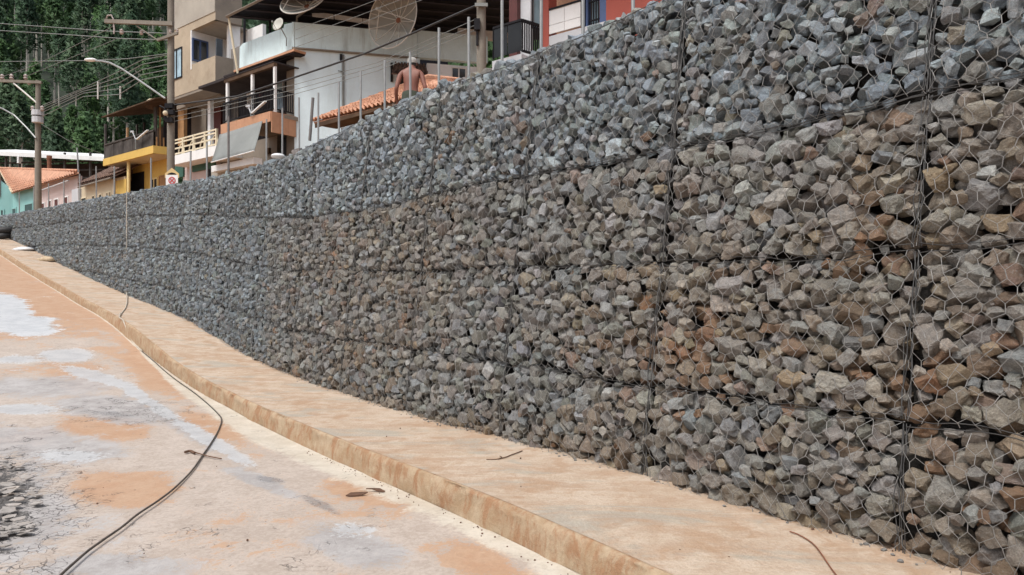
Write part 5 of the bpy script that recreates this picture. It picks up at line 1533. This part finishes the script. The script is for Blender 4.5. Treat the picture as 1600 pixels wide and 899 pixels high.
mb = MB(); b0 = W(434, 244, float(wallpt(s_of_px(434), 3, -.32)[1])); mb.sphere(b0, .10, 10, 6, (1.3, 1, .5))
tag(obj('mortar_lump', mb, M['plastic_w'], None, smooth=True), 'pale lump of mortar at the foot of the post by the dark door', 'mortar')

# ------------------------------------------------------------------ the man behind the wall
def skin_body(name, joints, edges, mat, parent, root=0, sub=2):
    me = bpy.data.meshes.new(name)
    me.from_pydata([j[0] for j in joints], edges, [])
    o = bpy.data.objects.new(name, me); COL.objects.link(o)
    o.modifiers.new('skin', 'SKIN'); ss = o.modifiers.new('sub', 'SUBSURF'); ss.levels = sub; ss.render_levels = sub
    sv = me.skin_vertices[0].data
    for i, j in enumerate(joints):
        r_ = j[1]; sv[i].radius = (r_, r_) if not isinstance(r_, tuple) else r_
        sv[i].use_root = (i == root)
    bpy.context.view_layer.update()
    me2 = bpy.data.meshes.new_from_object(o.evaluated_get(bpy.context.evaluated_depsgraph_get()))
    me2.name = name
    bpy.data.objects.remove(o)
    me2.materials.clear(); me2.materials.append(mat)
    me2.polygons.foreach_set('use_smooth', [True] * len(me2.polygons))
    o = bpy.data.objects.new(name, me2); COL.objects.link(o); o.parent = parent
    ORG[o.name] = ORG[parent.name]
    return o
mx_, my_ = plan(642, 14.0)
mz = W(642, 90, 14).z - 1.66
man = thing('person', 'shirtless man in a white cap and dark shorts standing behind the wall, back turned', 'person', (mx_, my_, mz))
J = []; Eg = []
def jn(p, r_, par=None):
    J.append((p, r_)); i = len(J) - 1
    if par is not None: Eg.append((par, i))
    return i
# x right, y away from the camera (he faces away), z up
pel = jn((0.0, 0.0, .92), (.15, .115))
wa = jn((0.0, .01, 1.06), (.137, .10), pel); chs = jn((.005, .02, 1.22), (.165, .115), wa); sh_ = jn((.005, .025, 1.36), (.145, .10), chs)
nk = jn((.01, .05, 1.46), (.062, .062), sh_); hd0 = jn((.015, .085, 1.535), (.072, .088), nk); hd1 = jn((.015, .095, 1.61), (.07, .085), hd0)
for sx in (-1, 1):
    a0 = jn((sx * .155 + .005, .03, 1.375), .062, sh_); a1 = jn((sx * .205, .02, 1.33), .058, a0)
    a2 = jn((sx * .245, -.02, 1.17), .047, a1); el = jn((sx * .275 + .005, -.045, 1.06), .041, a2)
    f1 = jn((sx * .285, .03, .94), .037, el); wr = jn((sx * .275 + .01, .10, .83), .027, f1)
    pm_ = jn((sx * .272 + .01, .125, .77), .034, wr)
    for f_, (ox, ln) in enumerate(((-.027, .070), (-.009, .082), (.009, .078), (.026, .060))):
        k0 = jn((sx * .272 + .01 + ox, .14, .735), .0098, pm_); k1 = jn((sx * .272 + .01 + ox * 1.05, .155, .735 - ln * .5), .009, k0); jn((sx * .272 + .01 + ox, .178, .735 - ln), .0078, k1)
    th0 = jn((sx * .272 + .01 - sx * .036, .125, .79), .011, wr); jn((sx * .272 + .01 - sx * .05, .15, .745), .009, th0)
    h0 = jn((sx * .095, .0, .84), .098, pel); h1 = jn((sx * .11, .01, .66), .078, h0); kn = jn((sx * .115, .03, .49), .058, h1)
    c1_ = jn((sx * .12, .0, .34), .052, kn); an_ = jn((sx * .12, -.01, .09), .036, c1_); ft = jn((sx * .125, .07, .035), (.042, .032), an_); jn((sx * .13, .17, .025), (.036, .022), ft)
body = skin_body('body', J, Eg, M['skin'], man)
def at_man(p): return Vector((mx_, my_, mz)) + Vector(p)
mb = MB(); mb.tube([at_man((.015, .16, 1.60)), at_man((.015, .195, 1.565)), at_man((.015, .185, 1.555))], [.012, .018, .010], 8)
for sx in (-1, 1): mb.sphere(at_man((.015 + sx * .034, .168, 1.60)), .013, 8, 6)
face = part('face', mb, M['skin'], body, smooth=True)
mb = MB()
for sx in (-1, 1): mb.sphere(at_man((.015 + sx * .082, .09, 1.56)), .03, 8, 6, (.4, .7, 1.1))
part('ears', mb, M['skin'], body, smooth=True)
mb = MB(); mb.sphere(at_man((.015, .085, 1.545)), .088, 14, 8, (.94, 1.02, .75)); part('hair', mb, M['hair'], man, smooth=True)
mb = MB()
nU = 18; vs = []; prof_ = [(.098, 1.575), (.100, 1.61), (.094, 1.645), (.072, 1.675), (.035, 1.69), (.001, 1.693)]
for r_, zz in prof_:
    for j in range(nU):
        t = 2 * math.pi * j / nU; vs.append(at_man((.015 + r_ * .95 * math.cos(t), .09 + r_ * 1.08 * math.sin(t), zz + .012 * math.sin(t))))
fs = [(i * nU + j, i * nU + (j + 1) % nU, (i + 1) * nU + (j + 1) % nU, (i + 1) * nU + j) for i in range(len(prof_) - 1) for j in range(nU)]
mb.add(vs, fs)
mb.add([at_man((.015 + .09 * math.cos(t) * (1 if k == 0 else .92), .12 + (.07 if k == 0 else .155) * abs(math.sin(t)) * (1), 1.585 - .012 * k)) for k in (0, 1) for t in np.linspace(0, math.pi, 9)], [(j, j + 1, 9 + j + 1, 9 + j) for j in range(8)])
cp_ = part('cap', mb, M['cap'], man, smooth=True)
mb = MB(); vs = []; nU = 20
for zz, rx, ry in ((1.00, .163, .128), (.96, .172, .137), (.90, .180, .142), (.80, .190, .137)):
    for j in range(nU):
        t = 2 * math.pi * j / nU; vs.append(at_man((rx * math.cos(t), .002 + ry * math.sin(t), zz + .008 * math.sin(3 * t))))
fs = [(i * nU + j, i * nU + (j + 1) % nU, (i + 1) * nU + (j + 1) % nU, (i + 1) * nU + j) for i in range(3) for j in range(nU)]
mb.add(vs, fs)
for sx in (-1, 1): mb.tube([at_man((sx * .095, 0, .84)), at_man((sx * .108, .008, .68)), at_man((sx * .114, .025, .52))], [.112, .105, .092], 14, cap=False)
part('shorts', mb, M['shorts'], man, smooth=True)

# ------------------------------------------------------------------ hose, twigs and litter on the ground
def lay(pts, lift):
    out = [G(*p) + Vector((0, 0, lift)) for p in pts]
    fine = []
    n = len(out)
    for i in range(n - 1):            # Catmull-Rom
        p0, p1, p2, p3 = out[max(i - 1, 0)], out[i], out[i + 1], out[min(i + 2, n - 1)]
        for q in range(6):
            t = q / 6
            fine.append(.5 * ((2 * p1) + (p2 - p0) * t + (2 * p0 - 5 * p1 + 4 * p2 - p3) * t * t + (3 * p1 - p0 - 3 * p2 + p3) * t ** 3))
    fine.append(out[-1]); return fine
hose = thing('hose', 'long thin hose hanging down the wall and winding across the road', 'hose', tuple(G(345, 655)))
sH = s_of_px(198)
up = [Vector([float(v) for v in wallpt(sH, z, .14)]) for z in np.linspace(float(ztop(sH)) + .05, float(zbase(sH)) + .06, 10)]
for v in up: v.x = (198 - 800) / F * v.y
mb = MB(); low = [G(198, 476) + Vector((0, 0, .03)), G(196, 483) + Vector((0, 0, .02)), G(190, 491) + Vector((0, 0, .02)), G(186, 497) + Vector((0, 0, .03))]
kb = G(187, 513); mb.tube(up + low + [kb + Vector((.0, .03, .13)), kb + Vector((0, -.02, .03))] + lay([(192, 517), (206, 533), (222, 550)], .02), .014, 6)
part('pale_section', mb, M['hose_light'], hose, smooth=True)
mb = MB(); mb.tube(lay([(222, 550), (240, 565), (258, 581), (277, 596), (300, 612), (322, 630), (338, 645), (346, 656), (342, 672), (331, 692), (318, 711), (299, 738), (272, 765), (246, 785), (216, 805), (190, 826), (164, 844), (139, 862), (118, 880), (97, 899), (70, 925)], .009), .0085, 8)
part('dark_section', mb, M['hose_dark'], hose, smooth=True)
tw = MB(); tw.tube(lay([(289, 709), (297, 707), (304, 710)], .014), .014, 6); tw.tube(lay([(302, 708), (318, 713), (330, 716), (346, 719)], .014), [.0065] * 19, 5)
tag(obj('stick', tw, M['twig'], None), 'short brown stick lying on the road under the hose', 'stick')
tw = MB(); tw.tube(lay([(778, 719), (790, 716), (800, 712), (816, 706)], .008), .005, 5); tw.tube(lay([(760, 719), (775, 719), (784, 716), (781, 714)], .006), .004, 5)
tag(obj('twig', tw, M['twig'], None), 'thin dry twig lying on the pavement near the wall foot', 'twig')
tw = MB(); tw.tube(lay([(1234, 832), (1250, 838), (1270, 851), (1284, 868), (1292, 880), (1300, 892), (1310, 905)], .006), .0042, 5)
tag(obj('rusty_wire', tw, M['rust'], None), 'thin rusty wire curling on the pavement at the lower right', 'wire')
for (pts, lab_) in (([(540, 776.8), (548, 775.2), (560, 774.4), (575, 774.2), (566, 775.6), (550, 777)], 'left curled flake of dried mud lying on the road'), ([(572, 768.6), (584, 768.0), (594, 768.6), (602, 769.8), (598, 770.3), (590, 769.5), (581, 769.0)], 'right curled flake of dried mud lying on the road')):
    P = [G(*p) for p in pts]
    c_ = sum(P, Vector()) / len(P)
    mb = MB(); mb.prism([p + Vector((0, 0, .006 + .016 * ((p - c_).y > 0))) for p in P], (0, 0, .008))
    tag(obj('mud_flake', mb, M['twig'], None), lab_, 'mud flake')
def crumple(name, c, sx, sy, sz, mat, label, cat, seed):
    rg = np.random.default_rng(seed); V, Fc = ICO[3]
    w = rg.normal(size=(5, 3)) * 2.5; ph = rg.uniform(0, 6.28, 5)
    r_ = 1 + .22 * np.sin(V @ w.T + ph).sum(1) / 2
    P = V * r_[:, None] * np.array([sx, sy, sz]); P[:, 2] = np.maximum(P[:, 2], -.02)
    o = np_mesh(name, P + np.array(c), Fc, mat, org=Vector(c)); return tag(o, label, cat)
crumple('paper_sack', G(75, 408), .36, .24, .17, M['card'], 'crumpled tan paper sack on the pavement against the wall', 'sack', 3)
crumple('plastic_sheet', G(37, 391), .42, .3, .14, M['plastic_w'], 'crumpled pale plastic sheet on the far pavement', 'sheet', 4)
crumple('plastic_bag', G(50, 391), .36, .3, .16, M['plastic_d'], 'dark plastic bag at the wall foot beside the pale sheet', 'bag', 5)
# heap of old tyres at the far left end
for q, (p_, yb, rr_, tilt, lab_) in enumerate(((3, 371, .56, .35, 'black tyre lying lowest at the far left end of the wall'), (7, 360, .52, .2, 'black tyre lying on top of another at the wall end'))):
    c_ = G(p_, 373) + Vector((0, 0, .14 + q * .28)) + Vector((.1 * q, -.05 * q, 0))
    ty = thing('tyre', lab_, 'tyre', tuple(c_), 'old tyres at the end of the wall')
    mb = MB(); rg = [c_ + Vector((math.cos(t) * rr_ * .72, math.sin(t) * rr_ * .72, math.sin(t + .5) * tilt * .25)) for t in np.linspace(0, 2 * math.pi, 33)]
    mb.tube(rg, .155, 10, cap=False); part('tread', mb, M['tyre'], ty, smooth=True)
    mb = MB(); mb.tube([p + Vector((0, 0, .10)) * 1 for p in rg], .075, 6, cap=False); part('sidewall', mb, M['tyre'], ty, smooth=True)
# broken asphalt plates at the near left edge
mb = MB(); rg = np.random.default_rng(21)
for q in range(120):
    while True:
        p_ = (rg.uniform(-60, 78), rg.uniform(705, 905))
        if ((p_[0] + 8) / 66) ** 2 + ((p_[1] - 785) / 72) ** 2 < 1.1: break
    c_ = G(*p_); n_ = rg.integers(4, 7); r0_ = rg.uniform(.012, .05); ang = rg.uniform(0, 6.28)
    tx, ty_ = rg.normal(0, .16), rg.normal(0, .16)
    poly = []
    for k in range(n_):
        t = ang + 2 * math.pi * k / n_; rr_ = r0_ * rg.uniform(.7, 1.25); x, y = rr_ * math.cos(t) * 1.5, rr_ * math.sin(t)
        poly.append(c_ + Vector((x, y, .006 + x * tx + y * ty_ + rg.uniform(0, .006))))
    mb.prism(poly, (0, 0, rg.uniform(.003, .009)))
M['asphalt'] = simple('old_asphalt', (0.33, 0.305, 0.285), 0.9, .3, 6, 50, dirt=(0.45, 0.34, 0.25), dirt_amt=.5)
ba = obj('broken_asphalt', mb, M['asphalt'], None); tag(ba, 'cracked loose plates of old asphalt at the near left edge of the road', 'asphalt', kind='stuff')
# grit along the kerb foot and scattered crumbs
mb = MB(); rg = np.random.default_rng(5)
for q in range(330):
    if q < 200:
        s = rg.uniform(-1.5, 9); d = WALK_W + .04 + abs(rg.normal(0, .05))
    elif q < 265:
        s = rg.uniform(-1.5, 10); d = rg.uniform(.02, .2)
    else:
        s = rg.uniform(-1.5, 9); d = rg.uniform(.1, 5)
    p = groundpt(s, d, zbase(s) - (float(kerb_h(s)) if d > WALK_W else -.004))
    r_ = rg.uniform(.003, .008) * (1.6 if 200 <= q < 265 else 1)
    V, Fc = ROCK[1][int(rg.integers(0, NV))]
    mb.add(V * r_ + np.array(p), [tuple(map(int, f)) for f in Fc])
gr = obj('grit', mb, M['twig'], None); tag(gr, 'dark crumbs and small stone chips along kerb and wall foot', 'grit', kind='stuff')

mb = MB()
for q in range(80):
    s = rg.uniform(1.5, 13); p = groundpt(s, abs(rg.normal(0, .07)) + .0 + (-.16), zbase(s) + .004)
    p = groundpt(s, .16 + abs(rg.normal(0, .05)), zbase(s) + .004)
    V, Fc = ROCK[1][int(rg.integers(0, NV))]; r_ = rg.uniform(.004, .015)
    mb.add(V * r_ * np.array([1.2, 1, .7]) + np.array(p), [tuple(map(int, f)) for f in Fc])
M['chips'] = simple('stone_chip', (0.17, 0.165, 0.155), .9, .35, 20, 80)
ch_o = obj('stone_chips', mb, M['chips'], None); tag(ch_o, 'small grey stone chips fallen along the foot of the wall', 'stone chips', kind='stuff')

# ------------------------------------------------------------------ trees on the hill
def leaf_clumps(n, zf, rf, size, seed, droop=.3):
    rg = np.random.default_rng(seed)
    V, Fl = [], []
    for i in range(n):
        t = rg.random() ** .8; zc = zf[0] + (zf[1] - zf[0]) * t
        rad = rf(t) * math.sqrt(rg.uniform(.08, 1)); th = rg.uniform(0, 6.28)
        lump = 1 + .28 * math.sin(th * 3 + t * 13 + seed) + .2 * math.sin(th * 5 - t * 23)
        c = np.array([rad * lump * math.cos(th), rad * lump * math.sin(th), zc])
        for k in range(3):
            a = rg.normal(size=3); a /= np.linalg.norm(a); b_ = np.cross(a, rg.normal(size=3)); b_ /= np.linalg.norm(b_) + 1e-9
            s_ = size * rg.uniform(.6, 1.3); cc_ = c + rg.normal(0, size * .6, 3)
            o = len(V); V += [cc_ - a * s_, cc_ + b_ * s_ * .42 - np.array([0, 0, droop * s_ * .3]), cc_ + a * s_ * 1.05, cc_ - b_ * s_ * .42]
            Fl.append((o, o + 1, o + 2, o + 3))
    return np.array(V), np.array(Fl)
def crown_normals(o, V, zc, width):
    N = V - np.array([0, 0, zc]); N[:, 2] = N[:, 2] * .25 + width * .30
    N += np.random.default_rng(3).normal(0, width * .14, N.shape)
    N /= np.linalg.norm(N, axis=1)[:, None]
    me = o.data
    fl = np.zeros(len(me.polygons) * 3); me.polygons.foreach_get('normal', fl); fl = fl.reshape(-1, 3)
    bad = (fl * N[::4]).sum(1) < 0
    bm = bmesh.new(); bm.from_mesh(me); bm.faces.ensure_lookup_table()
    bmesh.ops.reverse_faces(bm, faces=[bm.faces[int(i)] for i in np.nonzero(bad)[0]]); bm.to_mesh(me); bm.free()
    o.data.polygons.foreach_set('use_smooth', np.ones(len(o.data.polygons), dtype=bool))
    o.data.normals_split_custom_set_from_vertices([tuple(map(float, n)) for n in N])
def make_tree(height, crown0, width, n, seed, mat, label, group, size=.42, cone=True):
    root = thing('eucalyptus_tree', label, 'tree', (0, 0, 0), group)
    rg = np.random.default_rng(seed + 500)
    mb = MB(); bend = rg.normal(0, .25, 2)
    pts = [(bend[0] * math.sin(t * 2), bend[1] * math.sin(t * 2.4), height * t) for t in np.linspace(0, .97, 7)]
    mb.tube(pts, [.19 * (1 - .8 * t) for t in np.linspace(0, 1, 7)], 6)
    for q in range(9):
        t = rg.uniform(crown0 / height * .95, .9); th = rg.uniform(0, 6.28); ln = width * .42 * (1.1 - t) * 2
        z = height * t; mb.tube([(0, 0, z), (math.cos(th) * ln * .6, math.sin(th) * ln * .6, z + ln * .5), (math.cos(th) * ln, math.sin(th) * ln, z + ln * .75)], [.05, .03, .012], 4)
    part('trunk', mb, M['trunk'], root)
    rf = (lambda t: width / 2 * (1.06 - t) ** .75 * min(1, .35 + t * 5)) if cone else (lambda t: width / 2 * math.sqrt(max(.02, 1 - (2 * t - .9) ** 2 * .9)))
    V, Fl = leaf_clumps(n, (crown0, height), rf, size, seed)
    cr_ = np_mesh('crown', V, Fl, mat, root)
    crown_normals(cr_, V, (crown0 + height) / 2, width)
    return root
GE = 'eucalyptus trees of the hillside forest'
protos = []
for q in range(8):
    mk = ('leaf_dark', 'leaf_dark', 'leaf_mid', 'leaf_dark', 'leaf_mid', 'leaf_bright', 'leaf_dark', 'leaf_mid')[q]
    lb = {'leaf_dark': 'tall dark eucalyptus in the dense hillside forest', 'leaf_mid': 'mid green eucalyptus in the dense hillside forest', 'leaf_bright': 'lighter green young eucalyptus crown standing out in the hillside forest'}[mk]
    H_ = (19, 22, 17, 20, 18, 11, 23, 15)[q]
    protos.append((make_tree(H_, H_ * (.52, .6, .42, .55, .46, .12, .62, .3)[q], (3.9, 4.2, 3.8, 4.4, 3.6, 3.4, 4.4, 4.0)[q], (620, 600, 640, 680, 600, 640, 600, 680)[q], q, M[mk], lb, GE, .31), mk))
def copy_tree(root, loc, rz, sc, label=None, group=None):
    r_ = root.copy(); COL.objects.link(r_); r_.location = loc; r_.rotation_euler = (0, 0, rz); r_.scale = (sc, sc, sc)
    if label: r_['label'] = label
    if group: r_['group'] = group
    for ch_ in list(root.children):
        c = ch_.copy(); COL.objects.link(c); c.parent = r_
    return r_
used = set()
rg = np.random.default_rng(77)
def plant(px, Y, which, jig=True):
    x, y = plan(px, Y)
    loc = (x, y, float(zhill(np.array(x), np.array(y))) - .3)
    root, mk = protos[which]
    rz, sc = rg.uniform(0, 6.28), rg.uniform(.82, 1.18)
    if which not in used:
        used.add(which); root.location = loc; root.rotation_euler = (0, 0, rz); root.scale = (sc,) * 3
    else: copy_tree(root, loc, rz, sc)
nT_ = 0
for Y in np.arange(86, 215, 6.2):
    step = 4.4 * F / Y
    for px in np.arange(-40, 330, step):
        if rg.random() < .08: continue
        w_ = int(rg.choice([0, 1, 2, 3, 4, 6, 7])) if rg.random() > .17 else 5
        plant(px + rg.uniform(-.35, .35) * step, Y + rg.uniform(-2.4, 2.4), w_); nT_ += 1
print('hill trees', nT_)
# rest of the wood, hidden behind the houses: one mass
V, Fl = [], []; off = 0
tv, tf = leaf_clumps(150, (6, 18), lambda t: 2.6 * (1.06 - t) ** .6, .75, 99)
for Y in np.arange(90, 230, 9):
    for x in np.concatenate([np.arange(-190, (-60 - 800) / F * Y, 6.5), np.arange((345 - 800) / F * Y, 120, 6.5)]):
        p = np.array([x + rg.uniform(-2, 2), Y + rg.uniform(-3, 3), 0]); p[2] = float(zhill(p[0], p[1]))
        a = rg.uniform(0, 6.28); ca_, sa_ = math.cos(a), math.sin(a)
        q = tv * rg.uniform(.85, 1.2); q = np.stack([q[:, 0] * ca_ - q[:, 1] * sa_, q[:, 0] * sa_ + q[:, 1] * ca_, q[:, 2]], 1)
        V.append(q + p); Fl.append(tf + off); off += len(tv)
ww = np_mesh('hillside_wood', np.concatenate(V), np.concatenate(Fl), M['leaf_dark']); tag(ww, 'dense dark wood covering the rest of the hill', 'wood', kind='stuff')
# leafy trees glimpsed between the cyan and the red house
for q, (px, Y, lb) in enumerate(((775, 47, 'leafy green tree seen between the dark roof and the glazed balcony'), (800, 52, 'leafy tree behind the glazed balcony of the red house'), (742, 50, 'leafy tree glimpsed behind the concrete pole'))):
    x, y = plan(px, Y)
    t_ = make_tree(15, 5, 6.5, 620, 60 + q, M['leaf_mid'], lb, None, .34, cone=False); t_.location = (x, y, 5.0)
    t_.name = 'leafy_tree'
